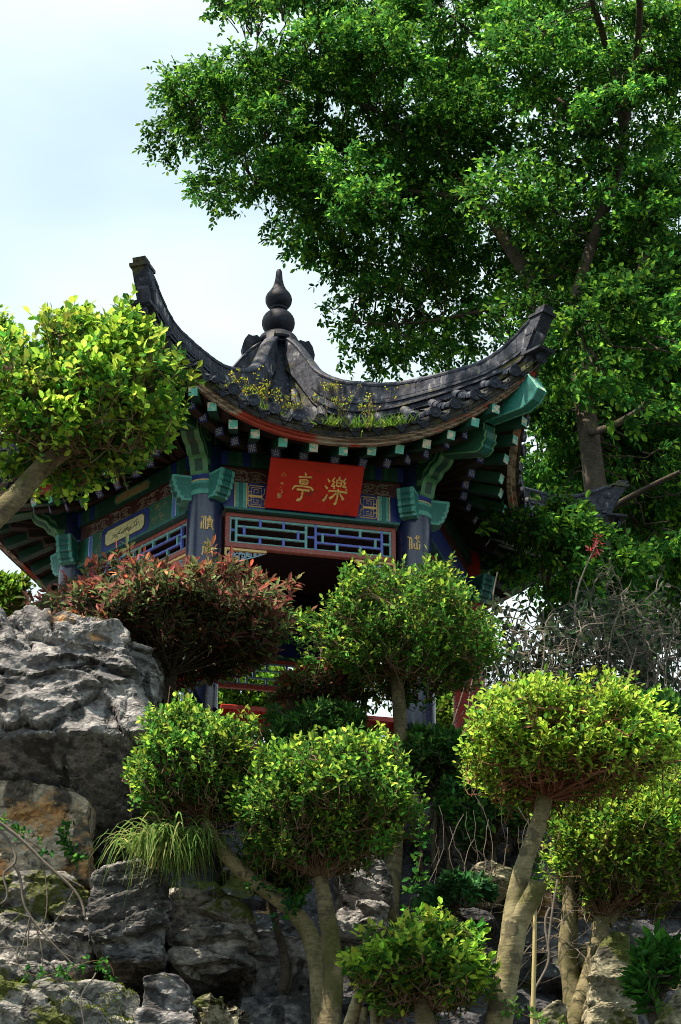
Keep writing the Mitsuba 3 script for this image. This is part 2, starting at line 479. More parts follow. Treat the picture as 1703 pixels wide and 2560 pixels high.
    tb, bb = ('bar_teal_paint', 'bar_blue_paint')
    hb, vb = [], []
    hb += [(-.92, .92, zt - .012, tb), (-.92, .92, zb + .008, tb)]
    hb += [(-.845, -.055, q1, tb), (-.845, -.055, q2, tb), (.055, .815, q1, bb), (.055, .815, q2, bb)]
    zmid = (zb + zt) / 2
    hb += [(-.92, -.845, zmid, bb), (-.055, .055, zmid, bb), (.815, .92, zmid, tb)]
    vb += [(-.915, zb, zt, tb), (-.845, zb, zt, tb), (-.055, zb, zt, tb), (.055, zb, zt, bb), (.815, zb, zt, bb), (.915, zb, zt, tb)]
    for x in (-.575, -.31):
        vb += [(x, q1, zt, bb), (x, zb, q2, bb)]
    for x in (-.755, -.145):
        vb += [(x, q2, q1, bb)]
    for x in (.30, .565):
        vb += [(x, q1, zt, tb), (x, zb, q2, tb)]
    for x in (.135, .74):
        vb += [(x, q2, q1, tb)]
    back = k in (1, 2, -3, -2)
    bars = []
    for a, b, z, m in hb:
        bars.append((box(a, b, AP - .013, AP + .014, z - w, z + w), m))
    for x, a, b, m in vb:
        bars.append((box(x - w * 1.15, x + w * 1.15, AP - .015, AP + .016, a, b), m))
    for b, m in bars:
        part(H, 'bar', on_face(k, b), m)
    # carved corner pieces under the frame
    if k in (0, -1, 1):
        for sg in (-1, 1):
            Q = part(pav, 'carved_spandrel', on_face(k, join([box(min(sg * .97, sg * .5), max(sg * .97, sg * .5), AP - .02, AP + .02, z0 - .030, z0 - .003), box(min(sg * .97, sg * .945), max(sg * .97, sg * .945), AP - .02, AP + .02, z0 - .21, z0 - .03)])), 'gold_paint')
            pths = []
            rg = np.random.default_rng(11)
            X = lambda p: np.stack([sg * (.94 - p[:, 0]), z0 - .03 - p[:, 1]], 1)
            for (cx, cy, r) in ((.045, .045, .04), (.05, .125, .035), (.12, .05, .038), (.115, .115, .028), (.19, .045, .034), (.18, .095, .02), (.255, .035, .026), (.315, .026, .019), (.365, .02, .014), (.025, .085, .02), (.085, .085, .02), (.155, .02, .015), (.225, .015, .012)):
                pths.append(X(spiral(cx, cy, r, 1.3, rg.random() * 6, 1 if rg.random() > .5 else -1, 16, .3)))
            pths.append(X(resample([(.0, .175), (.04, .165), (.09, .15), (.15, .125), (.21, .09), (.28, .065), (.34, .04), (.42, .006)], 20)))
            out = []
            for p in pths:
                out.append(tubes(np.stack([p[:, 0], np.full(len(p), AP), p[:, 1]], 1), .0085, 5))
            part(Q, 'carved_openwork', on_face(k, join(out)), 'carved_blue_paint', smooth=40)
    # bench between the columns
    B = part(pav, 'bench_seat', on_face(k, box(-1.0, 1.0, AP - .22, AP + .20, -2.52, -2.455, .01)), 'red_paint')
    for x in np.linspace(-.9, .9, 11):
        part(B, 'baluster', on_face(k, box(x - .03, x + .03, AP - .02, AP + .04, -2.98, -2.52)), 'red_paint')

# --- beam ends, cloud brackets and corner beams at each column
stepped = [(.0, .235), (.33, .235), (.33, .18), (.305, .165), (.315, .14), (.315, .115), (.285, .10), (.29, .07), (.285, .045), (.25, .035), (.255, .005), (.24, -.02), (.20, -.03), (.195, -.055), (.0, -.055)]
inner = [(.0, .205), (.295, .205), (.295, .185), (.27, .165), (.28, .135), (.28, .118), (.25, .10), (.255, .07), (.25, .055), (.215, .045), (.22, .01), (.21, .0), (.17, -.01), (.165, -.03), (.0, -.03)]
for k in range(-3, 3):
    for fk, sg in ((k, -1), (k - 1, 1)):      # the lintel of each neighbouring face runs past the column
        w = .095
        ply = [(sg * (R / 2 + CR * .55 + a * .86), b * 1.05) for a, b in stepped]
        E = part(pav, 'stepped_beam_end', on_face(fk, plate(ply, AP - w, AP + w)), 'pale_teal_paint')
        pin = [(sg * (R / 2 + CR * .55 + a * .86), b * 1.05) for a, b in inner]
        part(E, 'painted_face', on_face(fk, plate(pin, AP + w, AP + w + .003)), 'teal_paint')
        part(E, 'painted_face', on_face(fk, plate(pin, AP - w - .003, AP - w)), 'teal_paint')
        # dark strip down the stepped nose
        nose = [(a, b) for a, b in stepped[1:-1]]
        strips = []
        for (a0, b0), (a1, b1) in zip(nose[:-1], nose[1:]):
            A0, A1 = R / 2 + CR * .55 + a0 * .86, R / 2 + CR * .55 + a1 * .86
            q = np.array([[sg * A0, AP - .055, b0 * 1.05], [sg * A0, AP + .055, b0 * 1.05], [sg * A1, AP + .055, b1 * 1.05], [sg * A1, AP - .055, b1 * 1.05]])
            d = np.cross(q[1] - q[0], q[3] - q[0])
            d = d / max(np.linalg.norm(d), 1e-9)
            if d[0] * sg + -.4 * d[2] < 0:
                d = -d
            strips.append((np.vstack([q + d * .003]), np.array([[0, 1, 2], [0, 2, 3]])))
        part(E, 'nose_stripe', on_face(fk, join(strips)), 'dark_teal_paint')
    # cloud bracket in the hip plane
    prof = [(2.30, .28), (2.60, .24), (2.63, .33), (2.68, .42), (2.735, .44), (2.78, .50), (2.86, .53), (2.94, .61), (2.96, .71), (2.93, .80), (2.86, .87), (2.30, .87)]
    pr = resample(prof[1:-1], 40)
    poly = [prof[0]] + [tuple(p) for p in pr] + [prof[-1]]
    K = part(pav, 'cloud_bracket', on_hip(k, plate(poly, -.105, .105)), 'pale_green_paint')
    for w0, w1, mat in ((-.045, .045, 'dark_green_paint'),):
        tan = np.gradient(pr, axis=0)
        nor = unit(np.stack([tan[:, 1], -tan[:, 0]], 1))
        for i0, i1 in ((2, 9), (11, 38)):
            pp, nn_ = pr[i0:i1], nor[i0:i1]
            P = np.stack([np.stack([pp[:, 0] + nn_[:, 0] * e, np.full(len(pp), w), pp[:, 1] + nn_[:, 1] * e], 1) for w, e in ((w0, -.002), (w0, .004), (w1, .004), (w1, -.002))], 1)
            part(K, 'painted_stripe', on_hip(k, grid(P)), mat)
    for sg in (-1, 1):
        for i, sc_ in enumerate((.92, .78, .63, .48, .34, .2)):
            cc = np.array([2.70, .70])
            pl = cc + (np.array(poly) - cc) * sc_ if i < 3 else cc + .26 * sc_ * np.stack([np.cos(np.linspace(0, 6.28, 20)) * 1.05, np.sin(np.linspace(0, 6.28, 20)) * .8], 1)
            d0, d1 = sorted((sg * .105, sg * (.107 + .003 * i)))
            part(K, 'cloud_line', on_hip(k, plate([tuple(p) for p in pl], d0, d1)), ('dark_green_paint', 'pale_green_paint')[i % 2])
    # lower corner beam with scrolled end, upper one with kinked tip
    end = [(3.52, .80), (3.60, .76), (3.59, .69), (3.625, .66), (3.60, .60), (3.615, .565), (3.56, .53), (3.565, .49), (3.50, .455), (3.44, .46)]
    lower = [(2.2, .84), (2.2, 1.12)] + end
    W = part(pav, 'corner_beam', on_hip(k, plate(lower, -.085, .085)), 'green_paint')
    strips = [(np.array([[a0, -.055, b0], [a0, .055, b0], [a1, .055, b1], [a1, -.055, b1]]) + [.004, 0, -.002], np.array([[0, 1, 2], [0, 2, 3]])) for (a0, b0), (a1, b1) in zip(end[:-1], end[1:])]
    part(W, 'nose_stripe', on_hip(k, join(strips)), 'dark_teal_paint')
    for sg in (-1, 1):
        ed = [np.array(end), np.array([(2.5, .765), (3.44, .465)])]
        part(W, 'edge_line', on_hip(k, join([tubes(np.stack([p[:, 0], np.full(len(p), sg * .085), p[:, 1]], 1), .010, 5) for p in ed])), 'pale_green_paint')
    upper = [(2.3, 1.10), (3.0, .96), (3.56, .84), (3.60, .79), (4.16, .745), (4.31, .79), (4.40, .885), (4.27, 1.11), (4.0, 1.08), (3.5, 1.12), (2.3, 1.38)]
    W = part(pav, 'corner_beam', on_hip(k, plate(upper, -.066, .066)), 'teal_paint')
    for sg in (-1, 1):
        ed = [np.array([(3.60, .79), (4.16, .745), (4.31, .79), (4.40, .885), (4.27, 1.11)])]
        part(W, 'edge_line', on_hip(k, join([tubes(np.stack([p[:, 0], np.full(len(p), sg * .066), p[:, 1]], 1), .011, 5) for p in ed])), 'pale_teal_paint')
    part(W, 'tip_face', on_hip(k, (np.array([[4.403, -.05, .89], [4.403, .05, .89], [4.278, .05, 1.10], [4.278, -.05, 1.10]]), np.array([[0, 1, 2], [0, 2, 3]]))), 'rafter_end_paint')

# --- roof surface
zm = Pchip([0, .3, .6, 1.0, 1.5, 2.08, 2.6, 3.15, 3.9], [2.9, 2.46, 2.06, 1.63, 1.25, .925, .715, .515, .28])
zh = Pchip([0, .3, .82, 1.21, 1.6, 2.15, 2.7, 3.2, 3.6, 4.0, 4.44, 4.7], [3.1, 2.84, 2.16, 1.87, 1.69, 1.52, 1.42, 1.345, 1.30, 1.275, 1.33, 1.40])
S3 = math.sqrt(3)


def roof_z(s, n):
    n = np.maximum(n, 1e-4)
    q = np.clip(np.abs(s) * S3 / n, 0, 1)
    a = zm(n)
    return a + (zh(2 * n / S3) - a) * q ** 2.4


def eave(s):
    """(n, z) of the eave's round tile ends"""
    g = np.minimum(np.abs(s) / 2.22, 1.03)
    return 3.148 + .70 * g ** 2.1, .574 + .80 * g ** 2.3


rf = f'{pav}__roof'
NEXT[rf] = 0
vs = []
for k in FACES:
    sg = np.linspace(-1, 1, 41)
    vv = np.linspace(0, 1, 30) ** 0.9
    S, Vv = np.meshgrid(sg * 2.22, vv, indexing='ij')
    ne, ze = eave(S)
    s = S * (1 - Vv)
    n = ne * (1 - Vv)
    z = roof_z(s, n)
    P = np.stack([s, n - .01, z - .02], -1)
    top = grid(P)
    under = grid(np.stack([s, n - .02, np.minimum(z - .10, 2.75)], -1))
    vs += [on_face(k, top), on_face(k, (under[0], under[1][:, ::-1]))]
scene[rf] = mikit.ply(join(vs), 'old_mortar', smooth=50)

ND = 18
SD = (np.arange(ND) - (ND - 1) / 2) * .262
SD = np.sign(SD) * np.interp(np.abs(SD), [0, .13, .41, .67, .94, 1.2, 1.46, 1.72, 1.98, 2.24], [0, .135, .402, .660, .905, 1.140, 1.350, 1.556, 1.752, 1.94])
rg = np.random.default_rng(3)


def disc_mesh(r=.066, th=.03):
    """round tile end with rim and boss, axis +y"""
    g = np.linspace(0, 2 * np.pi, 25)
    prof = [(0, .006), (.018, .007), (.022, .001), (.030, .001), (.034, .006), (.040, .006), (.044, .001), (.052, .001), (.055, .010), (.066, .010), (.068, -.0), (.066, -th)]
    P = np.stack([np.stack([a * np.cos(g), np.full_like(g, b), a * np.sin(g)], 1) for a, b in prof])
    return grid(P)


def drip_mesh(w=.105, h=.105):
    """hanging drip tile: a curled pointed plate"""
    pts = [(-w, .055), (-w * .8, -.005), (-w * .45, -.035), (0, -h), (w * .45, -.035), (w * .8, -.005), (w, .055), (w * .5, .012), (0, -.002), (-w * .5, .012)]
    v, f = plate(pts, -.012, .006)
    rim = np.array(pts[:7])
    v2, f2 = tubes(np.stack([rim[:, 0] * .95, np.full(7, .006), rim[:, 1] * .95 + .004], 1), .007, 4)
    return join([(v, f), (v2, f2), tubes(np.stack([rim[1:6, 0] * .45, np.full(5, .006), rim[1:6, 1] * .55], 1), .006, 4)])


def cover_tile(L, r=.062):
    """half-round tile along -y from 0 to -L, with a lip"""
    g = np.linspace(-.25, np.pi + .25, 11)
    prof = [(.0, r * 1.08), (-.025, r * 1.08), (-.03, r), (-L, r * .95)]
    P = np.stack([np.stack([a * np.cos(g), np.full_like(g, b), a * np.sin(g)], 1) for b, a in prof])
    v, f = grid(P)
    return v, f


def place_local(m, s, n, z, slope, roll=0., yaw=0.):
    v, f = m
    v = np.asarray(v, float)
    cr, sr = math.cos(roll), math.sin(roll)
    v = np.stack([v[:, 0] * cr - v[:, 2] * sr, v[:, 1], v[:, 0] * sr + v[:, 2] * cr], 1)
    c, s_ = math.cos(slope), math.sin(slope)
    v = np.stack([v[:, 0], v[:, 1] * c - v[:, 2] * s_, v[:, 1] * s_ + v[:, 2] * c], 1)
    c, s_ = math.cos(yaw), math.sin(yaw)
    v = np.stack([v[:, 0] * c - v[:, 1] * s_, v[:, 0] * s_ + v[:, 1] * c, v[:, 2]], 1)
    return v + [s, n, z], f


DISC, DRIP, COVER = disc_mesh(.072), drip_mesh(.082, .085), cover_tile(.24)
for k in FACES:
    rest, pans = [], []
    for i, s in enumerate(SD):
        ne, ze = eave(s)
        e2, z2 = eave(abs(s) + .02)
        roll = math.atan2(z2 - ze, .02) * np.sign(s) * .8
        j = rg.normal(0, 1, 4)
        yaw = -math.atan2(e2 - ne, .02) * np.sign(s) * .25
        part(rf, 'eave_disc_tile', on_face(k, place_local(DISC, s + .004 * j[0], ne + .022 + .012 * j[1], ze + .006 * j[2], -.10 + .06 * j[3], roll, yaw)), 'roof_tile', smooth=35)
        # row of half-round cover tiles up the slope
        nstop = abs(s) * S3 + .10
        n = ne - .02
        while n - .12 > max(nstop, .25):
            L = min(.225, n - nstop + .05)
            za, zb = roof_z(s, n), roof_z(s, n - .2)
            sl = math.atan2(za - zb, .2)
            zz = za + .022 + (ze - .022 - roof_z(s, ne - .02)) * max(0, 1 - (ne - n) / .35)
            m = place_local(COVER, s + .004 * rg.normal(), n, zz, sl, .03 * rg.normal(), .02 * rg.normal())
            if k == 0:
                part(rf, 'cover_tile', on_face(k, m), 'roof_tile', smooth=35)
            else:
                rest.append(m)
            n -= .2 * math.cos(sl)
    if rest:
        part(rf, 'cover_tiles', on_face(k, join(rest)), 'roof_tile', smooth=35, kind='stuff')
    sm = np.r_[SD[0] - .09, (SD[1:] + SD[:-1]) / 2, SD[-1] + .09]
    for s in sm:
        ne, ze = eave(s)
        e2, z2 = eave(abs(s) + .02)
        roll = math.atan2(z2 - ze, .02) * np.sign(s) * .9
        j = rg.normal(0, 1, 3)
        part(rf, 'drip_tile', on_face(k, place_local(DRIP, s, ne - .015 + .012 * j[0], ze - .06 + .006 * j[1], -.28 + .08 * j[2], roll)), 'roof_tile')
        nstop = abs(s) * S3 + .12
        n = ne - .02
        while n - .12 > max(nstop, .3):
            za, zb = roof_z(s, n), roof_z(s, n - .2)
            sl = math.atan2(za - zb, .2)
            g = np.linspace(-1, 1, 5)
            P = np.stack([np.stack([g * .095, np.full(5, y), .03 * g * g + h], 1) for y, h in ((.0, -.008), (.0, .006), (-.24, -.004))])
            pans.append(place_local(grid(P), s, n, za + .004, sl))
            n -= .2 * math.cos(sl)
    part(rf, 'pan_tiles', on_face(k, join(pans)), 'roof_tile', kind='stuff')
    # mortar bed under the tile ends, and the fascia board
    ss = np.linspace(-2.13, 2.13, 61)
    ne, ze = eave(ss)
    wob = .012 * (nnoise(np.stack([ss * 9 + 31 * k, 0 * ss, 0 * ss], 1)) - .5)
    path = np.stack([ss, ne, ze], 1)
    pr = np.array([(-.30, .02), (-.05, .0), (-.03, -.05), (-.045, -.10), (-.085, -.135), (-.30, -.10)])
    prf = np.broadcast_to(pr, (len(ss),) + pr.shape) + wob[:, None, None]
    part(pav, 'mortar_bed', on_face(k, (lambda m: (m[0], m[1][:, ::-1]))(sweep(path, prf, [0, 1, 0], [0, 0, 1]))), 'old_mortar', smooth=40)
    pr = np.array([(-.13, -.115), (-.055, -.135), (-.06, -.175), (-.10, -.18), (-.105, -.205), (-.16, -.205)])
    part(pav, 'fascia_board', on_face(k, (lambda m: (m[0], m[1][:, ::-1]))(sweep(path, pr, [0, 1, 0], [0, 0, 1]))), 'fascia_wood', smooth=30)
    # flying rafters and eave rafters
    FLY = [(.17, 2.97, .335), (.50, 2.97, .355), (.81, 3.00, .405), (1.08, 3.07, .475), (1.34, 3.20, .560), (1.57, 3.36, .66), (1.76, 3.50, .765)]
    BLU = [(.17, 2.54, .433), (.50, 2.53, .444), (.77, 2.55, .468), (.975, 2.63, .50), (1.165, 2.74, .535), (1.36, 2.90, .59), (1.53, 3.05, .655)]
    for i in range(len(FLY)):
        for sg in (-1, 1):
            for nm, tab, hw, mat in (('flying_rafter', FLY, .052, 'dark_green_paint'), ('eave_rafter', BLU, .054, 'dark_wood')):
                s, n, z = tab[i]
                s = sg * s
                e = np.array([s, n, z]) + rg.normal(0, .007, 3)
                si = sg * (.17 + (abs(s) - .17) * .45)
                inn = np.array([si, AP - .05, .82 - .02 * i]) if nm == 'eave_rafter' else np.array([sg * BLU[i][0] * .96, BLU[i][1] - .30, BLU[i][2] + .24])
                d = unit(e - inn)
                side = unit(np.cross(d, [0, 0, 1]))
                up = np.cross(side, d)
                prf = np.array([(-hw, -hw), (hw, -hw), (hw, hw), (-hw, hw)])
                Rm = part(pav, nm, on_face(k, sweep(np.array([inn, e]), prf, side, up)), mat)
                fr = np.array([(-hw * .93, -hw * .93), (hw * .93, -hw * .93), (hw * .93, hw * .93), (-hw * .93, hw * .93)])
                c0 = e + d * .0002
                cap = sweep(np.array([c0, e + d * .006]), fr, side, up)
                if k in (0, -1, 1):
                    part(Rm, 'painted_end', on_face(k, cap), 'rafter_end_paint' if nm == 'flying_rafter' else 'blue_paint')
                    if nm == 'eave_rafter':
                        ln = []
                        for a in np.arange(8) * np.pi / 4:
                            u_, w_ = math.cos(a), math.sin(a)
                            ln.append(tubes(np.array([e + d * .007 + (side * u_ + up * w_) * .010, e + d * .007 + (side * u_ + up * w_) * (.040 if abs(u_ * w_) < .1 else .046)]), np.array([.003, .0058]), 4))
                        part(Rm, 'painted_flower', on_face(k, join(ln)), 'white_line_paint')
    # boards over the rafters
    g = np.linspace(-1, 1, 25)
    nb, zb_ = eave(g * 2.05)
    P = np.stack([np.stack([g * 1.15, np.full(25, AP - .1), np.full(25, .93)], 1),
                  np.stack([g * 1.50, 2.62 + .25 * np.abs(g) ** 2, .50 + .18 * np.abs(g) ** 2.2 + .03], 1),
                  np.stack([g * 2.05, nb - .13, zb_ - .185], 1)])
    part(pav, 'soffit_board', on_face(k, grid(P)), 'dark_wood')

# ceiling of the pavilion
part(pav, 'ceiling', hexprism(2.0, .70, .74), 'interior_shade_wood')

# --- hip ridges
rid = Pchip([.2, .3, .42, .82, 1.21, 1.6, 2.15, 2.7, 3.2, 3.6, 3.82, 4.05, 4.26, 4.40, 4.52], [3.36, 3.29, 3.16, 2.62, 2.33, 2.13, 1.90, 1.755, 1.655, 1.60, 1.62, 1.69, 1.79, 1.84, 1.89])
for k in range(-3, 3):
    r = np.linspace(.22, 4.42, 70)
    zt_, zb_ = rid(r), zh(np.minimum(r, 4.43)) - .06
    zb_ = zb_ + np.maximum(0, r - 4.22) * 1.5
    hw = np.full_like(r, .068)
    path = np.stack([r, 0 * r, 0 * r], 1)
    prf = np.stack([np.stack([-hw, zb_], 1), np.stack([hw, zb_], 1), np.stack([hw, zt_ - .04], 1), np.stack([-hw, zt_ - .04], 1)], 1)
    Rg = part(pav, 'hip_ridge', on_hip(k, sweep(path, prf, [0, 1, 0], [0, 0, 1])), 'ridge_plaster')
    # half-round cap tiles, mouldings along the wall, joints in the plaster
    cuts = np.linspace(0, len(r) - 1, 20).astype(int)
    g = np.linspace(-.35, np.pi + .35, 9)
    for a, b in zip(cuts[:-1], cuts[1:]):
        rr, q = r[a:b + 1], np.linspace(0, 1, b - a + 1)
        rad = .088 - .006 * q
        prf = np.stack([np.stack([rad * np.cos(x), rid(rr) - .045 + .62 * rad * np.sin(x)], 1) for x in g], 1)
        part(Rg, 'cap_tile', on_hip(k, sweep(np.stack([rr, 0 * rr, 0 * rr], 1), prf, [0, 1, 0], [0, 0, 1])), 'roof_tile', smooth=40)
    for fz, ww in ((.34, .085), (.06, .10)):
        zz = zb_ + .06 + fz * (zt_ - zb_ - .10)
        m = r > .7
        prf = np.stack([np.stack([np.full(m.sum(), a), zz[m] + b], 1) for a, b in ((-ww, -.012), (ww, -.012), (ww, .012), (-ww, .012))], 1)
        part(Rg, 'moulding', on_hip(k, sweep(path[m], prf, [0, 1, 0], [0, 0, 1])), 'roof_tile')
    for q in np.arange(.95, 4.1, .40):
        rr = np.linspace(q, q + .37, 8)
        b0, b1 = zh(np.minimum(rr, 4.43)), rid(rr)
        lo, hi = b0 + .42 * (b1 - b0), b0 + .80 * (b1 - b0)
        prf = np.stack([np.stack([np.full(8, -.073), lo], 1), np.stack([np.full(8, .073), lo], 1), np.stack([np.full(8, .073), hi], 1), np.stack([np.full(8, -.073), hi], 1)], 1)
        part(Rg, 'wall_tile', on_hip(k, sweep(np.stack([rr, 0 * rr, 0 * rr], 1), prf, [0, 1, 0], [0, 0, 1])), 'ridge_plaster')
    # upright end of the ridge
    part(Rg, 'end_block', on_hip(k, plate([(4.18, 1.38), (4.29, 1.38), (4.40, 1.588), (4.26, 1.588)], -.085, .085)), 'roof_tile')
    part(Rg, 'end_block', on_hip(k, plate([(4.27, 1.591), (4.415, 1.591), (4.53, 1.775), (4.37, 1.775)], -.092, .092)), 'roof_tile')
    part(Rg, 'end_cap', on_hip(k, plate([(4.34, 1.778), (4.56, 1.778), (4.575, 1.81), (4.35, 1.81)], -.108, .108)), 'roof_tile')
    part(Rg, 'end_cap', on_hip(k, plate([(4.41, 1.813), (4.53, 1.813), (4.57, 1.875), (4.43, 1.875)], -.075, .075)), 'roof_tile')
    part(Rg, 'end_disc', on_hip(k, (lambda m: (np.stack([m[0][:, 1] + 4.43, -m[0][:, 0], m[0][:, 2] + 1.28], 1), m[1]))(DISC)), 'roof_tile', smooth=35)
    part(Rg, 'end_tile', on_hip(k, plate([(4.24, 1.345), (4.50, 1.345), (4.52, 1.372), (4.24, 1.375)], -.12, .12)), 'roof_tile')

# --- finial
def lathe(prof, n=40):
    g = np.linspace(0, 2 * np.pi, n + 1)
    P = np.stack([np.stack([a * np.cos(g), a * np.sin(g), np.full_like(g, z)], 1) for a, z in prof])
    v, f = grid(P)
    return v, f


gourd = [(.22, 3.28), (.21, 3.36), (.17, 3.42), (.14, 3.46), (.13, 3.48)]
t_ = np.linspace(-1.1, 1.15, 16)
gourd += [(.212 * math.cos(a), 3.655 + .19 * math.sin(a)) for a in t_]
gourd += [(.112, 3.845)]
t_ = np.linspace(-.9, .72, 12)
gourd += [(.172 * math.cos(a), 4.00 + .158 * math.sin(a)) for a in t_]
gourd += [(.096, 4.155), (.070, 4.215), (.052, 4.29), (.043, 4.37), (.038, 4.43), (.026, 4.455), (.0, 4.465)]
fin = part(pav, 'finial', (lambda m: (m[0] + C, m[1]))(lathe(gourd)), 'finial_glaze', smooth=35)
part(fin, 'collar', (lambda m: (m[0] + C, m[1]))(lathe([(.12, 3.50), (.17, 3.48), (.235, 3.43), (.275, 3.35), (.265, 3.32), (.2, 3.34), (.1, 3.34)], 24)), 'finial_glaze', smooth=30)
for k in range(-3, 3):
    part(fin, 'collar_petal', on_hip(k, plate([(.22, 3.37), (.34, 3.28), (.40, 3.18), (.455, 3.13), (.47, 3.22), (.44, 3.34), (.39, 3.42), (.34, 3.40), (.28, 3.42)] if k in (-1, 2, -3) else [(.20, 3.36), (.26, 3.31), (.30, 3.25), (.315, 3.28), (.29, 3.36), (.24, 3.40)], -.05, .05)), 'finial_glaze')
part(rf, 'apex_cone', (lambda m: (m[0] + C, m[1]))(lathe([(.10, 3.40), (.15, 3.15), (.22, 2.85), (.33, 2.50), (.46, 2.12)], 12)), 'roof_tile', smooth=30)
# rising spine of bare plaster on the front slope under the finial

# ------------------------------------------------------------------ the name plaque under the eave
def stroke3(paths, place, r):
    """brush strokes: polylines with radii (x, y, width factor) -> one mesh of flattened rods"""
    out = []
    for p in paths:
        p = np.asarray(p, float)
        if p.shape[1] == 2:
            p = np.c_[p, np.ones(len(p))]
        n = max(4, 4 * (len(p) - 1))
        q = resample(p, n, smooth=False)
        out.append(tubes(place(q[:, :2]), r * q[:, 2], 6))
    return join(out)


PAVILION_CHAR = [[(.50, .99, .8), (.56, .90, 1.5)], [(.24, .83, 1.2), (.52, .835, .8), (.84, .85, 1.3)], [(.32, .74, 1.2), (.33, .60, 1.0)], [(.32, .735, .8), (.68, .745, 1.1), (.66, .60, 1.1)],
                 [(.36, .66, .7), (.62, .67, .7)], [(.33, .60, 1.0), (.66, .60, 1.0)], [(.02, .36, .6), (.07, .44, 1.1), (.14, .51, 1.4)], [(.12, .50, 1.2), (.5, .52, 1.0), (.86, .50, 1.3), (.95, .40, 1.5)],
                 [(.22, .385, 1.5), (.5, .39, 1.2), (.80, .385, 1.5)], [(.50, .39, 1.1), (.50, .2, 1.1), (.46, .08, 1.4)], [(.46, .08, 1.5), (.36, .03, 1.9), (.27, .01, .8)]]
RIVER_CHAR = [[(.10, .86, .8), (.20, .76, 1.5)], [(.02, .62, .8), (.14, .52, 1.5)], [(.02, .08, 1.5), (.09, .16, 1.5), (.18, .32, .7)],
              [(.62, .99, .7), (.57, .90, 1.2)], [(.50, .86, 1.1), (.51, .64, 1.0)], [(.50, .85, .8), (.70, .86, 1.0), (.69, .64, 1.0)], [(.52, .75, .8), (.68, .755, .8)], [(.51, .64, 1.0), (.69, .64, 1.0)],
              [(.40, .94, .8), (.31, .80, 1.1), (.42, .76, .9)], [(.42, .78, .8), (.29, .62, 1.1), (.45, .62, 1.1)], [(.44, .58, .9), (.40, .54, 1.2)],
              [(.86, .94, .8), (.77, .80, 1.1), (.88, .76, .9)], [(.89, .78, .8), (.75, .62, 1.1), (.93, .63, 1.1)], [(.92, .58, .9), (.95, .53, 1.3)],
              [(.20, .44, 1.3), (.55, .47, 1.0), (.98, .44, 1.6)], [(.60, .55, 1.0), (.60, .22, 1.2), (.57, .05, 1.3), (.50, .0, 1.5)], [(.54, .42, 1.0), (.42, .28, 1.2), (.28, .18, 1.8)], [(.66, .42, .9), (.78, .29, 1.2), (.86, .20, 1.9)]]

plq = thing('name_plaque', 'red board with gold brush characters leaning out under the front eave', 'plaque')
B0, W2, HP = np.array([-.027, AP + .135, -.075]), .53, .575
TILT = math.radians(38)
e_up = np.array([0, math.sin(TILT), math.cos(TILT)])
e_out = np.array([0, math.cos(TILT), -math.sin(TILT)])


def plq_at(x, y, d=0.):
    x, y = np.asarray(x, float), np.asarray(y, float)
    return B0 + np.multiply.outer(x, [1.0, 0, 0]) + np.multiply.outer(y, e_up) + d * e_out


bx_ = box(-W2, W2, -.02, .02, 0, HP, .006)
part(plq, 'board', on_face(0, (plq_at(bx_[0][:, 0], bx_[0][:, 2]) + np.multiply.outer(bx_[0][:, 1], e_out), bx_[1])), 'plaque_red_paint')
for nm, paths, x0, w, y0, h in (('character', PAVILION_CHAR, -.255, .25, .115, .33), ('character', RIVER_CHAR, .105, .27, .115, .33)):
    part(plq, nm, on_face(0, stroke3(paths, lambda q: plq_at(x0 + q[:, 0] * w, y0 + q[:, 1] * h, .022), .0098)), 'gold_paint', smooth=50)
rg = np.random.default_rng(21)
sig = []
for cy in (.40, .315, .225):
    for _ in range(7):
        a = rg.uniform(-.5, .5, 2)
        sig.append([(a[0] * .9 + .5, a[1] * .9 + .5, 1.0), (a[0] * .9 + .5 + rg.uniform(-.25, .35), a[1] * .9 + .5 + rg.uniform(-.25, .1), .6)])
    part(plq, 'signature', on_face(0, stroke3(sig, lambda q: plq_at(-.40 + q[:, 0] * .055, cy - .03 + q[:, 1] * .06, .021), .0035)), 'gold_paint')
    sig = []
sl = [[(0, 0), (1, 0), (1, 1), (0, 1), (0, 0)], [(.25, .2), (.25, .8), (.5, .8)], [(.5, .2), (.75, .2), (.75, .8)], [(.25, .5), (.75, .5)], [(.5, .2), (.5, .5)]]
part(plq, 'seal', on_face(0, stroke3(sl, lambda q: plq_at(-.405 + q[:, 0] * .042, .135 + q[:, 1] * .042, .021), .0030)), 'cream_paint')

# gold seal-script characters on the columns (they belong to the columns' paint, slightly raised)
wave = lambda x, a, b: [(x, a, .9), (x + .03, a - .25 * (a - b), 1), (x - .03, a - .5 * (a - b), 1), (x + .02, a - .78 * (a - b), 1), (x, b, .9)]
JI = [[(.05, .86), (.16, .98), (.24, .88), (.20, .62), (.22, .02)], [(.32, .98), (.38, .86), (.36, .5), (.38, .10), (.44, .02)], [(.06, .6), (.05, .05)],
      [(.66, 1.0), (.58, .90), (.66, .82), (.74, .90), (.66, 1.0)], [(.66, .82), (.66, .64)], [(.56, .80), (.48, .68), (.56, .60), (.62, .68), (.56, .80)], [(.80, .80), (.72, .68), (.80, .60), (.92, .68), (.80, .80)],
      [(.50, .54), (.88, .54)], [(.56, .62), (.56, .30), (.50, .02)], [(.82, .62), (.84, .30), (.96, .02)], [(.56, .38), (.82, .38)], [(.56, .24), (.83, .24)]]
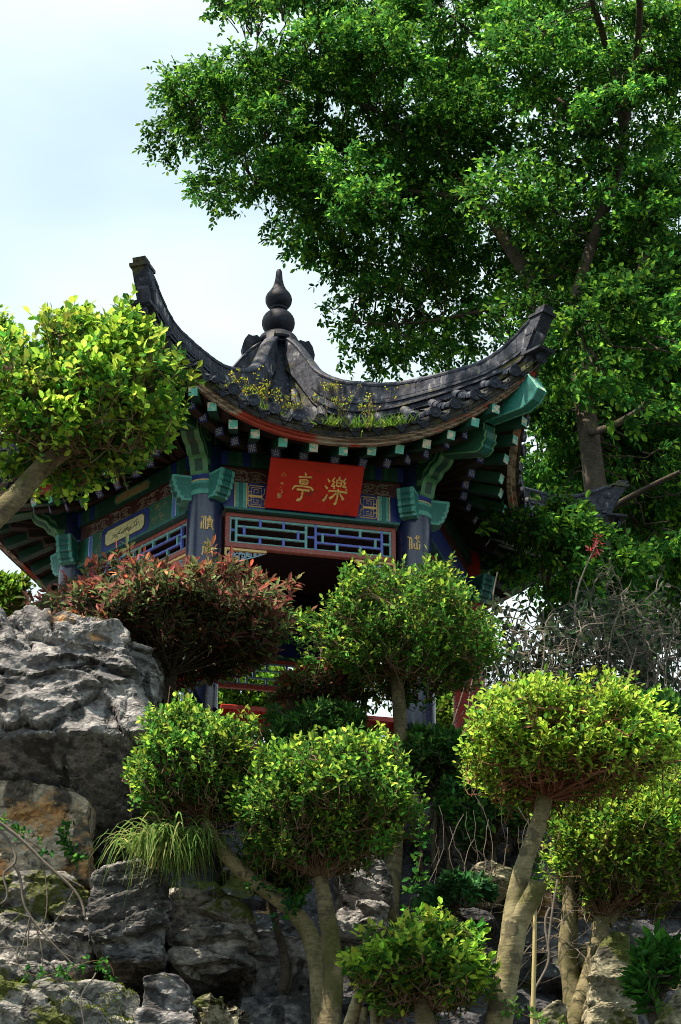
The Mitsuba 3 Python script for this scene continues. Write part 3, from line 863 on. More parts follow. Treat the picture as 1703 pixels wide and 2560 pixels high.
NAN = [[(.5, 1.0), (.5, .62)], [(.30, .94), (.32, .80), (.68, .80), (.72, .94)], [(.40, .68), (.60, .68)], [(.16, .58), (.18, .30), (.10, .0)], [(.84, .58), (.84, .30), (.94, .0)], [(.16, .55), (.34, .58), (.5, .50), (.66, .58), (.84, .55)],
       [(.32, .52), (.44, .34)], [(.68, .52), (.56, .34)], [(.28, .32), (.74, .32)], [(.30, .20), (.72, .20)], [(.5, .50), (.5, .02)]]
DAI = [[(.04, .96), (.20, .88), (.20, .04)], [(.20, .90), (.36, .80), (.36, .06)], [(.74, 1.0), (.70, .78), (.86, .60), (.98, .50)], [(.56, .80), (.98, .84)], [(.84, .98), (.94, .92)],
       [(.54, .44), (.54, .14), (.70, .04), (.96, .06), (.96, .40)], [(.75, .52), (.75, .08)]]
for k, px, rows in ((0, 519, ((JI, 1289, 34), (NAN, 1351, 36))), (1, 1034, ((DAI, 1339, 36),))):
    t, n = hip_axes(k)
    cen = C + R * n
    view = unit(np.array([-cen[0], -cen[1], 0]) + 0)
    a0 = math.atan2(view[1], view[0])
    for paths, py, hh in rows:
        # height on the column's front where the character's top edge stands
        front = cen + CR * view
        ztop = at(px, py, front[1])[2]
        wch, hch = .145, hh / 203.0
        def place(q, ztop=ztop, off=(px - 851.5) / FPX):
            base = a0 + ((at(px, py, front[1])[0] - front[0]) / CR)
            a = base + (q[:, 0] - .5) * wch / CR
            return np.stack([cen[0] + (CR + .002) * np.cos(a), cen[1] + (CR + .002) * np.sin(a), ztop - (1 - q[:, 1]) * hch], 1)
        cols = f'{pav}__column_003' if k == 0 else f'{pav}__column_004'
        part(cols, 'gold_character', stroke3([[(x * 1.0, y) if len(pt) == 2 else pt for pt in p for x, y in [pt[:2]]] for p in paths], place, .0078), 'gold_paint', smooth=50)

# ------------------------------------------------------------------ ground and hill
HP_ = Pchip([0, 11, 13, 15, 16.5, 18, 19.0, 19.7, 20.4, 21.0, 21.5, 28.5, 31, 36, 45, 60, 80], [-.3, -.3, .8, 2.8, 4.2, 5.15, 5.55, 6.4, 7.5, 8.55, 9.12, 9.12, 8.4, 6.0, 2.0, -.3, -.4])


def hill_z(x, y):
    side = np.clip((np.abs(x + .5) - 7.5) / 7, 0, 1)
    return HP_(y) * (1 - .75 * side * side * (3 - 2 * side))


gx = np.concatenate([np.linspace(-30, -5, 60)[:-1], np.linspace(-5, 5, 150), np.linspace(5, 30, 60)[1:]])
gy = np.concatenate([np.linspace(9, 16, 60)[:-1], np.linspace(16, 22, 130), np.linspace(22, 80, 90)[1:]])
GX, GY = np.meshgrid(gx, gy, indexing='ij')
GZ = hill_z(GX, GY)
q3 = np.stack([GX, GY * .8, GZ], -1)
slope = np.clip((GZ - 1) / 3, 0, 1) * (GY < 21.5) + .25 * (GY >= 21.5)
rdg = 1 - np.abs(2 * nfbm(q3 * [1.1, 1.1, 1.6], 5, 2) - 1)
DX = (nfbm(q3 * [1.5, .6, 2.2], 4, 8) - .5)
blk = nnoise(np.floor(q3 * [1.6, .0, 2.6] + (nfbm(q3 * 1.3, 3, 5)[..., None] - .5) * 1.2) * 7.7, 3) - .5
P = np.stack([GX + .25 * slope * DX, GY + slope * (.55 * blk + .5 * (rdg - .7)) * (GY > 16) * (GY < 21.2), GZ + .25 * slope * (nfbm(q3 * 1.4, 5, 4) - .5)], -1)


def rock_fn(dark, light, moss=.68, ochre=.70, sc=1.0):
    def fn(p, n, uv):
        a = fbm(p.x * 1.8 * sc, p.y * 1.8 * sc, p.z * 2.6 * sc, 5)
        b = fbm(p.x * 15, p.y * 15, p.z * 15, 4)
        s = fbm(p.x * 7 + 3, p.y * 7, p.z * 1.6, 4)            # stains run down the face
        col = mix(dark, light, smoothstep(.34, .68, .45 * a + .35 * b + .2 * s))
        col = mix(col, mi.Color3f(.018, .019, .02), .85 * smoothstep(.54, .62, .6 * s + .4 * fbm(p.x * 2.3, p.y * 2.3, p.z * 2.3 + 9, 4)))
        o = fbm(p.x * 1.5 + 11, p.y * 1.5, p.z * 1.5, 5)
        col = mix(col, mi.Color3f(.34, .20, .09) * (.6 + .7 * b), smoothstep(ochre - .05, ochre + .03, .8 * o + .2 * b))
        sp = fbm(p.x * 34, p.y * 34, p.z * 34, 3)
        col = col * (.45 + 1.1 * sp)
        cr = fbm(p.x * 4.5 + 7, p.y * 4.5, p.z * 9, 4)
        col = mix(col, mi.Color3f(.012, .012, .013), .75 * (1 - smoothstep(.003, .013, dr.abs(cr - .5))) * smoothstep(.5, .56, fbm(p.x * 1.3 + 31, p.y * 1.3, p.z * 1.3, 3)))     # hairline cracks
        gr = fbm(p.x * 85, p.y * 85, p.z * 85 + 3, 2)
        col = col * (.6 + .8 * gr)
        col = mix(col, mi.Color3f(.42, .43, .41), .7 * smoothstep(.66, .72, .5 * sp + .5 * fbm(p.x * 5 + 2, p.y * 5, p.z * 5, 3)))
        m = fbm(p.x * 2.1 + 5, p.y * 2.1, p.z * 2.1 + 3, 5)
        g = fbm(p.x * 60, p.y * 60, p.z * 60, 2)
        return mix(col, mi.Color3f(.050, .062, .014) * (.35 + 1.3 * g), smoothstep(moss - .04, moss + .03, .75 * m + .25 * b))
    return fn


def rock_bump(p, n, uv):
    cr = fbm(p.x * 4.5 + 7, p.y * 4.5, p.z * 9, 4)
    return .035 * fbm(p.x * 9, p.y * 9, p.z * 13, 5) - .012 * (1 - smoothstep(.0, .02, dr.abs(cr - .5))) + .012 * fbm(p.x * 45, p.y * 45, p.z * 45, 3)


dif('grey_rock', rock_fn((.040, .042, .050), (.235, .235, .24), .74, .74), .8, .25, rock_bump)
dif('tan_rock', rock_fn((.15, .14, .115), (.55, .48, .38), .74, .52), .8, .25, rock_bump)
dif('mottled_rock', rock_fn((.034, .036, .040), (.28, .27, .255), .60, .64, 2.), .8, .25, rock_bump)
dif('mossy_rock', rock_fn((.05, .055, .05), (.22, .22, .21), .50, .66), .85, .2, rock_bump)
dif('dark_rock', rock_fn((.022, .024, .03), (.10, .105, .125), .62, .70), .8, .25, rock_bump)
dif('green_rock', rock_fn((.09, .09, .06), (.30, .28, .20), .58, .8), .85, .2, rock_bump)


def earth_fn(p, n, uv):
    b = fbm(p.x * 3, p.y * 3, p.z * 3, 5)
    return mix((.03, .028, .02), (.09, .085, .06), b)


dif('earth', earth_fn, .9, .2)
structure('hillside', grid(P[:, ::1]), 'dark_rock', smooth=35)
gm = np.array([[-2000, -2000, 0], [2000, -2000, 0], [2000, 2000, 0], [-2000, 2000, 0.0]])
structure('ground', (gm, np.array([[0, 1, 2], [0, 2, 3]])), 'earth')


# ------------------------------------------------------------------ rocks
def broken(q, seed):
    """cells of a jittered grid at the points q: (distance to the cell's border, the cell's own height from -.5 to .5, tilted)"""
    i0 = np.floor(q).astype(int)
    d1, d2 = np.full(len(q), 9.0), np.full(len(q), 9.0)
    h = np.zeros(len(q))
    for a in (-1, 0, 1):
        for b in (-1, 0, 1):
            for c in (-1, 0, 1):
                cell = i0 + [a, b, c]
                k = (cell[:, 0] * 374761393 + cell[:, 1] * 668265263 + cell[:, 2] * 2147483647 + seed * 144665) & 0xFFFFFFFF
                r = []
                for _ in range(5):
                    k = ((k ^ (k >> 13)) * 1274126177) & 0xFFFFFFFF
                    k = k ^ (k >> 16)
                    r.append((k & 0xFFFF) / 65535.0)
                off = q - cell - np.stack(r[:3], 1)
                dd = np.sqrt((off ** 2).sum(1))
                near = dd < d1
                d2 = np.where(near, d1, np.minimum(d2, dd))
                h = np.where(near, r[3] - .5 + .55 * (r[4] - .5) * off[:, 0] + .5 * (r[2] - .5) * off[:, 2], h)
                d1 = np.where(near, dd, d1)
    return d2 - d1, h


def rock(name, label, poly, Y, thick, mat, seed, res=.03, soft=.05, amp=.10, fold=.05, dirn=(.5, 1.0), period=.2, lean=0.0, curl=.25, chip=.42, flute=.05, undercut=None):
    """a boulder with the given outline (seen from the path), thick metres deep, worn into strata"""
    from shapely.geometry import Polygon
    pts = np.array([at(a, b, Y) for a, b in poly])[:, [0, 2]]
    pg = Polygon(pts).buffer(-.02).buffer(.02 + soft * .6)
    from shapely.geometry.polygon import orient
    cs = m3.CrossSection([np.array(orient(pg).exterior.coords)[:-1]])
    res = res * 1.22
    man = m3.Manifold.extrude(cs, thick, 1).refine_to_length(res)
    m = man.to_mesh()
    v = np.array(m.vert_properties[:, :3], float)
    v = np.stack([v[:, 0], Y + thick - v[:, 2], v[:, 1]], 1)
    tm = trimesh.Trimesh(v, m.tri_verts, process=False)
    trimesh.smoothing.filter_laplacian(tm, lamb=.6, iterations=int(max(4, (soft / res) ** 2 * 2.2)))
    v = np.array(tm.vertices)
    nr = np.array(tm.vertex_normals)
    o = seed * 13.7
    v = v + [0, lean, 0] * (v[:, 2:] - v[:, 2].mean())
    big = nfbm(v * 1.2 + o, 4, seed) - .5
    rid = 1 - np.abs(2 * nfbm(v * 1.5 + o + 9, 4, seed + 2) - 1) ** .8            # rounded folds with sharp valleys
    wrp = np.stack([nfbm(v * .8 + o + 5 + 7 * i, 4, seed + 3 + i) - .5 for i in range(3)], 1)
    ax = unit([dirn[0], .25, dirn[1]])
    along = unit(np.cross(ax, [0, 1, 0]))
    thr = np.cross(ax, along)
    q = np.stack([v @ along, v @ thr, v @ ax], 1) + curl * wrp
    e1, h1 = broken(q / (np.array([3.4, 3.0, 1.0]) * period) + o, seed)               # beds that broke off at different depths
    e2, h2 = broken(q / (np.array([.95, .9, .40]) * period) + o + 3, seed + 1)
    e3, h3 = broken(v / .085 + o, seed + 2)
    fl = 1 - np.abs(2 * nfbm(np.stack([q[:, 0] * 1.1, q[:, 1] * 1.1, q[:, 2] * 3.4], 1) + o + 21, 4, seed + 6) - 1)   # ridges drawn out along the beds
    fine = nfbm(v * [9, 9, 14] + o, 5, seed) - .5
    soft_ = np.clip(2.0 * nnoise(v * 1.6 + o + 4, 6) - .5, .15, 1)                    # some parts weathered smooth
    d = amp * (1.5 * big + 1.1 * (rid - .7)) + flute * (fl ** 2.2 - .5) + fold * (1.7 * h1 + chip * h2 * soft_ - .55 * np.clip(1 - e1 * 13, 0, 1) ** 1.5 - .5 * chip * soft_ * np.clip(1 - e2 * 6, 0, 1) ** 2)
    d = np.clip(d + .012 * soft_ * h3 + .035 * fine, -.28, .22)
    v = v + nr * d[:, None]
    if undercut:
        zc_, dep, hgt = undercut                     # it bulges out at the height zc_, lies back above and is hollow below
        v = v + np.outer(dep * np.clip((zc_ - v[:, 2]) / hgt, 0, 1.3) ** .9 + .34 * np.clip(v[:, 2] - zc_, 0, 3), [0, 1, 0])
    return single(name, label, 'rock', (v, np.array(tm.faces)), mat, smooth=26)


rock('boulder', 'huge grey folded limestone boulder with an overhanging dark underside', [(-90, 1510), (40, 1502), (160, 1502), (240, 1512), (262, 1536), (296, 1560), (304, 1640), (310, 1690), (326, 1740), (346, 1800), (342, 1835), (322, 1865), (318, 1900), (285, 1935), (270, 1965), (200, 1970), (120, 1955), (40, 1945), (-90, 1930)], 19.0, 1.9, 'grey_rock', 4, .022, .06, .16, .11, (.55, .85), .36, 0, 1.1, .25, .17, undercut=(at(100, 1835, 19.0)[2], .95, at(100, 1835, 19.0)[2] - at(100, 1960, 19.0)[2]))
rock('boulder', 'dark grey layered rock tucked behind the right shoulder of the huge boulder', [(300, 1635), (330, 1628), (372, 1632), (384, 1665), (388, 1720), (376, 1755), (352, 1780), (330, 1770), (300, 1700)], 19.8, .9, 'grey_rock', 7, .025, .035, .08, .06, (.15, 1), .2)
rock('boulder', 'tan cracked block with an orange edge below the huge boulder', [(-80, 1965), (60, 1958), (150, 1980), (215, 2010), (222, 2060), (218, 2140), (214, 2195), (150, 2205), (60, 2190), (-80, 2185)], 19.5, 1.3, 'tan_rock', 11, .028, .035, .07, .04, (.1, 1), .22)
rock('boulder', 'narrow dark stone standing in the cleft beside the tan block', [(242, 2060), (262, 2052), (275, 2090), (272, 2160), (250, 2190), (240, 2140)], 19.9, .5, 'dark_rock', 12, .03, .035, .05, .03)
rock('boulder', 'small knobbly stone wedged under the overhang of the huge boulder', [(160, 1972), (182, 1968), (188, 1994), (174, 2008), (158, 1996)], 19.3, .25, 'tan_rock', 13, .02, .035, .03, .01)
rock('boulder', 'mottled dark rock wall behind the bare grey roots', [(-80, 2200), (60, 2192), (140, 2198), (205, 2222), (216, 2260), (216, 2330), (220, 2415), (150, 2436), (60, 2440), (-80, 2435)], 19.1, 1.3, 'mottled_rock', 15, .028, .035, .10, .07, (.1, 1), .17)
rock('boulder', 'pale upright block with a blunt top under the grass tuft', [(240, 2186), (310, 2166), (350, 2160), (380, 2178), (398, 2220), (402, 2320), (398, 2392), (330, 2402), (262, 2388), (232, 2340), (228, 2240)], 18.6, 1.1, 'grey_rock', 18, .024, .035, .09, .055, (-.3, 1), .2)
rock('boulder', 'dark broken rock right of the pale upright block', [(424, 2246), (500, 2236), (560, 2246), (614, 2275), (632, 2330), (622, 2412), (560, 2432), (480, 2422), (434, 2396), (420, 2320)], 18.95, 1.1, 'mottled_rock', 21, .026, .035, .11, .08, (.05, 1), .16)
rock('boulder', 'ledge covered in bright green moss at the foot of the rock wall', [(-80, 2456), (60, 2462), (180, 2452), (290, 2460), (345, 2486), (338, 2660), (-80, 2660)], 18.2, 1.3, 'mossy_rock', 24, .026, .035, .08, .05)
rock('boulder', 'squared grey rock beside the mossy ledge', [(356, 2450), (400, 2430), (458, 2442), (480, 2472), (486, 2560), (472, 2680), (348, 2680)], 18.1, 1.0, 'grey_rock', 27, .024, .035, .08, .05)
rock('boulder', 'low rock with upright grain beside the squared grey rock', [(506, 2510), (560, 2503), (602, 2518), (610, 2680), (500, 2680)], 18.0, .9, 'green_rock', 29, .026, .035, .05, .06, (1, .05), .09)
rock('boulder', 'blue grey slab in the shade left of the stout middle trunk', [(628, 2345), (700, 2335), (782, 2352), (796, 2680), (606, 2680)], 19.2, 1.1, 'grey_rock', 31, .03, .035, .10, .08, (.05, 1), .3)
rock('boulder', 'grey stone that holds up the pavilion floor right of the middle trunk', [(1060, 1972), (1120, 1962), (1155, 1985), (1195, 2035), (1230, 2095), (1220, 2170), (1150, 2172), (1076, 2115)], 20.5, 1.2, 'grey_rock', 33, .03, .035, .08, .05)
rock('boulder', 'rounded blue grey boulder left of the slender pale trunk', [(850, 2150), (930, 2140), (966, 2176), (968, 2235), (900, 2252), (850, 2228)], 19.6, .9, 'grey_rock', 35, .03, .035, .06, .04)
rock('boulder', 'flat dark boulder under the rounded blue grey boulder', [(846, 2275), (900, 2262), (960, 2270), (958, 2320), (900, 2334), (850, 2325)], 19.3, .9, 'grey_rock', 37, .03, .035, .06, .04)
rock('boulder', 'long low stone above the smallest round shrub', [(1046, 2285), (1120, 2272), (1200, 2290), (1236, 2306), (1160, 2322), (1060, 2316)], 19.2, .8, 'dark_rock', 39, .03, .035, .05, .04)
rock('boulder', 'greenish rounded stone left of the leaning trunk with the sawn stump', [(1190, 2180), (1230, 2160), (1268, 2176), (1262, 2205), (1210, 2212)], 19.4, .7, 'green_rock', 41, .03, .035, .05, .03)
rock('boulder', 'upright weathered stone behind the two slim trunks', [(1537, 2340), (1557, 2352), (1570, 2405), (1584, 2472), (1586, 2540), (1574, 2680), (1488, 2680), (1478, 2500), (1496, 2400)], 18.5, .8, 'green_rock', 43, .024, .035, .06, .05, (.1, 1), .45)
rock('boulder', 'small mossy stone between the two slim trunks', [(1448, 2378), (1480, 2370), (1496, 2382), (1488, 2424), (1454, 2418)], 18.7, .5, 'green_rock', 45, .03, .035, .04, .03)
rock('boulder', 'grey rock cut off by the bottom right corner', [(1706, 2478), (1686, 2500), (1660, 2560), (1648, 2680), (1830, 2680), (1830, 2450)], 17.4, .9, 'green_rock', 47, .026, .035, .07, .04)
rock('boulder', 'squat green stone at the foot of the thin stake', [(1360, 2532), (1385, 2512), (1416, 2510), (1424, 2680), (1350, 2680)], 18.2, .6, 'green_rock', 49, .028, .035, .05, .03)

# ------------------------------------------------------------------ leaves, twigs and plants
def leaf_bsdf(name, trans=.9, rough=.38, **kw):
    scene[name] = {'type': 'principledthin', 'base_color': {'type': 'mesh_attribute', 'name': 'vertex_color'}, 'roughness': rough, 'diff_trans': trans, 'eta': 1.5, **kw}
    return name


leaf_bsdf('leaf', 1.15, .30)


def bark_fn(dark, light, moss):
    def fn(p, n, uv):
        a = fbm(p.x * 9, p.y * 9, p.z * 5, 4)
        r = fbm(p.x * 14, p.y * 14, p.z * 75, 3)
        b = fbm(p.x * 40, p.y * 40, p.z * 40 + 5, 3)
        col = mix(dark, light, smoothstep(.3, .7, .4 * a + .3 * r + .3 * b))
        col = mix(col, mi.Color3f(.05, .045, .03), .8 * smoothstep(.60, .66, fbm(p.x * 11 + 3, p.y * 11, p.z * 8, 4)))
        return mix(col, mi.Color3f(.060, .062, .018) * (.4 + b), smoothstep(moss, moss + .16, .8 * fbm(p.x * 3 + 7, p.y * 3, p.z * 2, 4) + .2 * b))
    return fn


def bark_bump(p, n, uv):
    return .004 * fbm(p.x * 20, p.y * 20, p.z * 90, 3) + .012 * fbm(p.x * 12, p.y * 12, p.z * 8, 4)


dif('pale_bark', bark_fn((.080, .072, .038), (.225, .20, .115), .54), .8, .2, bark_bump)
dif('mossy_bark', bark_fn((.05, .042, .025), (.17, .145, .085), .46), .85, .2, bark_bump)
dif('dark_bark', bark_fn((.022, .018, .014), (.065, .054, .042), .60), .85, .2, bark_bump)
dif('twig', (.10, .065, .04), .8, .2)
dif('red_twig', (.13, .055, .03), .7, .2)
dif('dry_twig', lambda p, n, uv: mix((.055, .047, .04), (.19, .17, .145), fbm(p.x * 20, p.y * 20, p.z * 20, 3)), .85, .2)
dif('bamboo', (.34, .29, .13), .6, .3)


def leaves(pos, d, up, L, W, col, rng, fold=.25, droop=.18, fine=True):
    """one leaf per row: base point, direction, approximate upper side, length, width and colour"""
    N = len(pos)
    d = unit(d)
    side = unit(np.cross(up, d) + 1e-6)
    nr = np.cross(d, side)
    L, W = np.broadcast_to(L, N)[:, None], np.broadcast_to(W, N)[:, None]
    # an oval outline folded along its midrib
    T_ = [(0, 0, 0), (.30, .80, -1), (.68, .88, -1), (1.0, 0, 0), (.68, .88, 1), (.30, .80, 1)]
    F = [[0, 2, 1], [0, 3, 2], [0, 5, 4], [0, 4, 3]]
    V = []
    for a, w, s in T_:
        V.append(pos + d * L * a + side * (W * .5 * w * s) + nr * (W * .5 * abs(w * s) * fold - L * droop * a * a))
    V = np.stack(V, 1)
    K = len(T_)
    f = (np.array(F)[None] + (np.arange(N) * K)[:, None, None]).reshape(-1, 3)
    return V.reshape(-1, 3), f, np.repeat(col, K, 0)


def tint(rng, n, mature, young, share, spread=.25):
    """leaf colours: a share of young leaves among mature ones, each leaf a little different"""
    m = rng.random(n) < share
    c = np.where(m[:, None], young, mature)
    return np.clip(c * np.exp(rng.normal(0, spread, (n, 1))) * np.exp(rng.normal(0, .08, (n, 3))), .004, .8)


def shoots(base, tip, n, rng, L, W, bend=.12, start=.2, up=(0, 0, 1), upmix=.7, colf=None, fine=True, fold=.25, spread=.8, droop=.18):
    """leafy shoots from base to tip, n leaves along each; returns leaves and shoot lines"""
    M = len(base)
    ax = tip - base
    ln = np.linalg.norm(ax, axis=1, keepdims=True)
    d0 = ax / np.maximum(ln, 1e-6)
    perp = unit(np.cross(d0, rng.normal(0, 1, (M, 3))))
    s = np.linspace(0, 1, 4)
    line = base[:, None] + ax[:, None] * s[None, :, None] + (perp * ln * bend)[:, None] * (4 * s * (1 - s))[None, :, None]
    t = (start + (1 - start) * (np.arange(n) + rng.uniform(.2, .8, (M, n))) / n)
    pos = base[:, None] + ax[:, None] * t[..., None] + (perp * ln * bend)[:, None] * (4 * t * (1 - t))[..., None]
    b2 = np.cross(d0, perp)
    ang = rng.uniform(0, 2 * np.pi, (M, 1)) + np.arange(n)[None] * 2.4 + rng.normal(0, .4, (M, n))
    out = np.cos(ang)[..., None] * perp[:, None] + np.sin(ang)[..., None] * b2[:, None]
    dd = unit(d0[:, None] * rng.uniform(.35, 1.0, (M, n, 1)) + out * spread)
    dd[:, -1] = unit(d0 + .3 * out[:, -1])
    upv = unit(np.asarray(up, float) * upmix + rng.normal(0, .45, (M, n, 3)) + .4 * d0[:, None])
    N = M * n
    sz = rng.uniform(.65, 1.15, N)
    endness = np.broadcast_to(np.arange(n)[None] >= n - 2, (M, n)).reshape(-1)
    col = colf(rng, N, endness, np.repeat(np.arange(M), n))
    return leaves(pos.reshape(-1, 3), dd.reshape(-1, 3), upv.reshape(-1, 3), L * sz, W * sz * rng.uniform(.85, 1.15, N), col, rng, fold, droop, fine), line


def trunk_mesh(pts, rad, sides=14, seed=0, knob=.06, n=60):
    p = np.asarray(pts, float)
    P = resample(p, n)
    s = np.r_[0, np.cumsum(np.linalg.norm(np.diff(p, axis=0), axis=1))]
    r = np.interp(np.linspace(0, s[-1], n), s, rad)
    v, f = tubes(P, r, sides)
    cen = np.repeat(P, sides, 0)
    w = nfbm(v * [5, 5, 3] + seed, 3, seed) - .5 + .8 * np.clip(nnoise(v * 9 + seed) - .72, 0, 1)
    t = np.repeat(np.linspace(0, s[-1], n), sides)
    scar = np.clip(1 - np.abs((t + .02 * nnoise(v * 9)) / .19 - np.floor(t / .19) - .5) * 14, 0, 1) * (nnoise(np.stack([np.floor(t / .19), 0 * t, 0 * t], 1) * 3.7 + seed) > .45)
    return cen + (v - cen) * (1 + knob * 4 * w[:, None] + .07 * scar[:, None]), f


GREEN, YOUNG = np.array([.060, .165, .030]), np.array([.29, .46, .055])


def ficus_colours(share_tip=.75, share=.12, mature=GREEN, young=YOUNG):
    def f(rng, n, end, which):
        return tint(rng, n, mature, young, np.where(end, share_tip, share))
    return f


SHOOTS = {}


def crown_dome(rng, hub, cen, rad, n_shoot, low=-.35, ln=.26, leaf=.061, wid=.034, per=10, colf=None, ragged=.22, flat=0., twigs=110, lump=.22, fine=True, inner=.30, tmat='twig', upmix=.7):
    """clipped round crown: limbs from the hub to a domed shell of leafy shoots"""
    # shoots stand in sprays; each spray reaches out a little more or less than the next, and some are missing
    nc = max(8, n_shoot // 8)
    u = rng.uniform(low, 1, nc * 3)
    ph = rng.uniform(0, 2 * np.pi, nc * 3)
    dc = np.stack([np.sqrt(1 - u * u) * np.cos(ph), np.sqrt(1 - u * u) * np.sin(ph), u], 1)
    keep = nfbm(dc * 2.3 + cen * 1.7, 3, 9) + rng.normal(0, .10, nc * 3)
    dc = dc[np.argsort(-keep)[:int(nc * 2.3)]]
    dc = dc[rng.permutation(len(dc))[:nc]]
    reach = (1 + lump * 2.4 * (nfbm(dc * 2.1 + cen, 3, 5) - .5)) * (1 + ragged * .55 * rng.normal(0, 1, len(dc)).clip(-1.2, 1.8))
    reach *= np.where(rng.random(len(dc)) < inner, rng.uniform(.5, .85, len(dc)), 1)
    tone = np.exp(rng.normal(0, .22, (len(dc), 1))) * np.exp(rng.normal(0, .07, (len(dc), 3)))
    w = rng.integers(0, len(dc), n_shoot)
    d = unit(dc[w] + rng.normal(0, .13, (n_shoot, 3)))
    rr = reach[w] * (1 + ragged * .4 * np.clip(rng.normal(0, .6, n_shoot), -.8, 2.0))
    low_f = np.where(d[:, 2] < 0, 1 - flat * -d[:, 2], 1)
    tip = cen + d * rad * (rr * low_f)[:, None]
    SHOOTS['up'] = d[:, 2]
    cf0 = colf
    colf = lambda r, n, e, which: np.clip(cf0(r, n, e, which) * tone[w[which]], .004, .8)
    inward = unit(hub - tip)
    base = tip + unit(inward + rng.normal(0, .45, (n_shoot, 3)) + [0, 0, -.25]) * (ln * rng.uniform(.7, 1.3, n_shoot))[:, None]
    (v, f, c), line = shoots(base, tip, per, rng, leaf, wid, colf=colf, fine=fine, upmix=upmix)
    tw = tubes(line, np.linspace(.0042, .002, 4), 3, cap=False)
    # limbs that fan out from the hub
    k = rng.choice(n_shoot, min(twigs, n_shoot), replace=False)
    e = base[k]
    s = np.linspace(0, 1, 7)[None, :, None]
    mid = hub + (e - hub) * .5 + np.array([0, 0, .10]) * rad[2] + rng.normal(0, .05, (len(k), 3)) * rad
    q = (1 - s) ** 2 * hub + 2 * s * (1 - s) * mid[:, None] + s * s * e[:, None]
    q = q + rng.normal(0, .006, q.shape) * (s > 0)
    lim = tubes(q, np.linspace(.013, .004, 7) * rng.uniform(.6, 1.3, (len(k), 1)), 5, cap=False)
    # each shoot springs from the nearest limb
    ends = q[:, 3:].reshape(-1, 3)
    from scipy.spatial import cKDTree
    _, j = cKDTree(ends).query(base)
    s = np.linspace(0, 1, 3)[None, :, None]
    con = ends[j][:, None] * (1 - s) + base[:, None] * s
    con = con + (rng.normal(0, .012, con.shape) * (s * (1 - s) * 4))
    ct = tubes(con, np.linspace(.005, .004, 3), 3, cap=False)
    return (v, f, c), join([tw, ct, lim])


def topiary(label, hub_px, Y, cpx, rpx, n_shoot, trunk, rtr, seed, bark='pale_bark', depth=1.0, group='clipped round-headed trees on the rock hill', stumps=(), category='tree', name='clipped_tree', **kw):
    """a clipped tree: trunk through the given places, limbs, leaf crown"""
    rng = np.random.default_rng(seed)
    k = thing(name, label, category)
    hub = at(*hub_px, Y)
    cen = at(*cpx, Y)
    sx = np.linalg.norm(at(cpx[0] + 100, cpx[1], Y) - cen) / 100
    sz = abs(at(cpx[0], cpx[1] - 100, Y)[2] - cen[2]) / 100
    rad = np.array([rpx[0] * sx, rpx[0] * sx * depth, rpx[1] * sz])
    (v, f, c), tw = crown_dome(rng, hub, cen, rad, n_shoot, **kw)
    pts = [at(a, b, Y + (q[0] if q else 0)) for a, b, *q in trunk]
    part(k, 'trunk', trunk_mesh([hub + [0, 0, .02]] + pts, rtr, 16, seed), bark, smooth=60)
    for sp, sr in stumps:
        part(k, 'sawn_stump', trunk_mesh([at(a, b, Y + q) for a, b, q in sp], sr, 14, seed + 1, n=24), bark, smooth=50)
    part(k, 'limbs', tw, kw.get('tmat', 'twig'), kind='stuff')
    part(k, 'crown', (v, f), 'leaf', color=c, kind='stuff')
    return k


topiary('clipped tree with a thick slanting trunk and sunlit crown hiding the left eave', (165, 1130), 15.7, (196, 1005), (226, 198), 1600, [(120, 1155), (50, 1232, -.05), (-30, 1310, -.1), (-200, 1490, -.1), (-380, 1800), (-440, 2400), (-450, 3300)], [.074, .076, .082, .09, .11, .12, .13, .15], 101, bark='mossy_bark',
        low=-.75, flat=.25, per=9, leaf=.084, wid=.050, twigs=170, colf=ficus_colours(.9, .42), lump=.30, ragged=.26)
topiary('sunlit crown peeping in at the left border behind the slanting clipped tree', (-130, 1000), 20.3, (-95, 900), (150, 130), 700, [(-150, 1100), (-190, 1400), (-200, 2100), (-200, 2700)], [.07, .07, .08, .09, .11], 102,
        low=-.4, colf=ficus_colours(.8, .3))
topiary('dark round-headed tree right before the pavilion steps, on a slim mossy trunk', (990, 1690), 20.2, (1000, 1605), (206, 168), 1850, [(998, 1760), (1003, 1860), (1000, 1960), (990, 2080), (975, 2220), (960, 2320), (945, 2500)], [.06, .065, .068, .075, .08, .095, .13, .14], 103, bark='mossy_bark',
        low=-.6, flat=.2, colf=ficus_colours(.65, .05), lump=.25)
topiary('clipped tree on a leaning bare trunk between the huge boulder and the middle tree', (515, 2060), 18.6, (495, 1920), (160, 142), 1400, [(545, 2110), (590, 2165), (650, 2215), (715, 2262), (765, 2320), (790, 2390), (805, 2520), (810, 2700)], [.055, .06, .062, .066, .07, .075, .085, .095, .10], 104,
        low=-.7, flat=.15, colf=ficus_colours(.7, .12), lump=.25)
topiary('clipped tree in the middle with a dense pale-lit crown on a stout mossy trunk', (800, 2200), 18.3, (815, 2010), (206, 172), 2150, [(815, 2270), (828, 2360), (832, 2460), (820, 2580), (815, 2740)], [.062, .07, .08, .088, .098, .11], 105, bark='mossy_bark',
        low=-.75, flat=.2, colf=ficus_colours(.6, .12), lump=.25)
topiary('yellow-green umbrella-shaped clipped tree with bare fanning limbs and a leaning trunk', (1362, 2000), 17.1, (1414, 1880), (236, 160), 2300, [(1348, 2055), (1318, 2140), (1292, 2240), (1284, 2330), (1268, 2430), (1248, 2560), (1235, 2720)], [.066, .066, .07, .08, .102, .10, .105, .115], 106,
        low=-.5, flat=.42, colf=ficus_colours(.95, .6), twigs=260, tmat='red_twig', lump=.16, stumps=[([(1290, 2320, .0), (1312, 2275, -.05), (1335, 2235, -.08), (1347, 2205, -.1)], [.09, .085, .075, .07])])
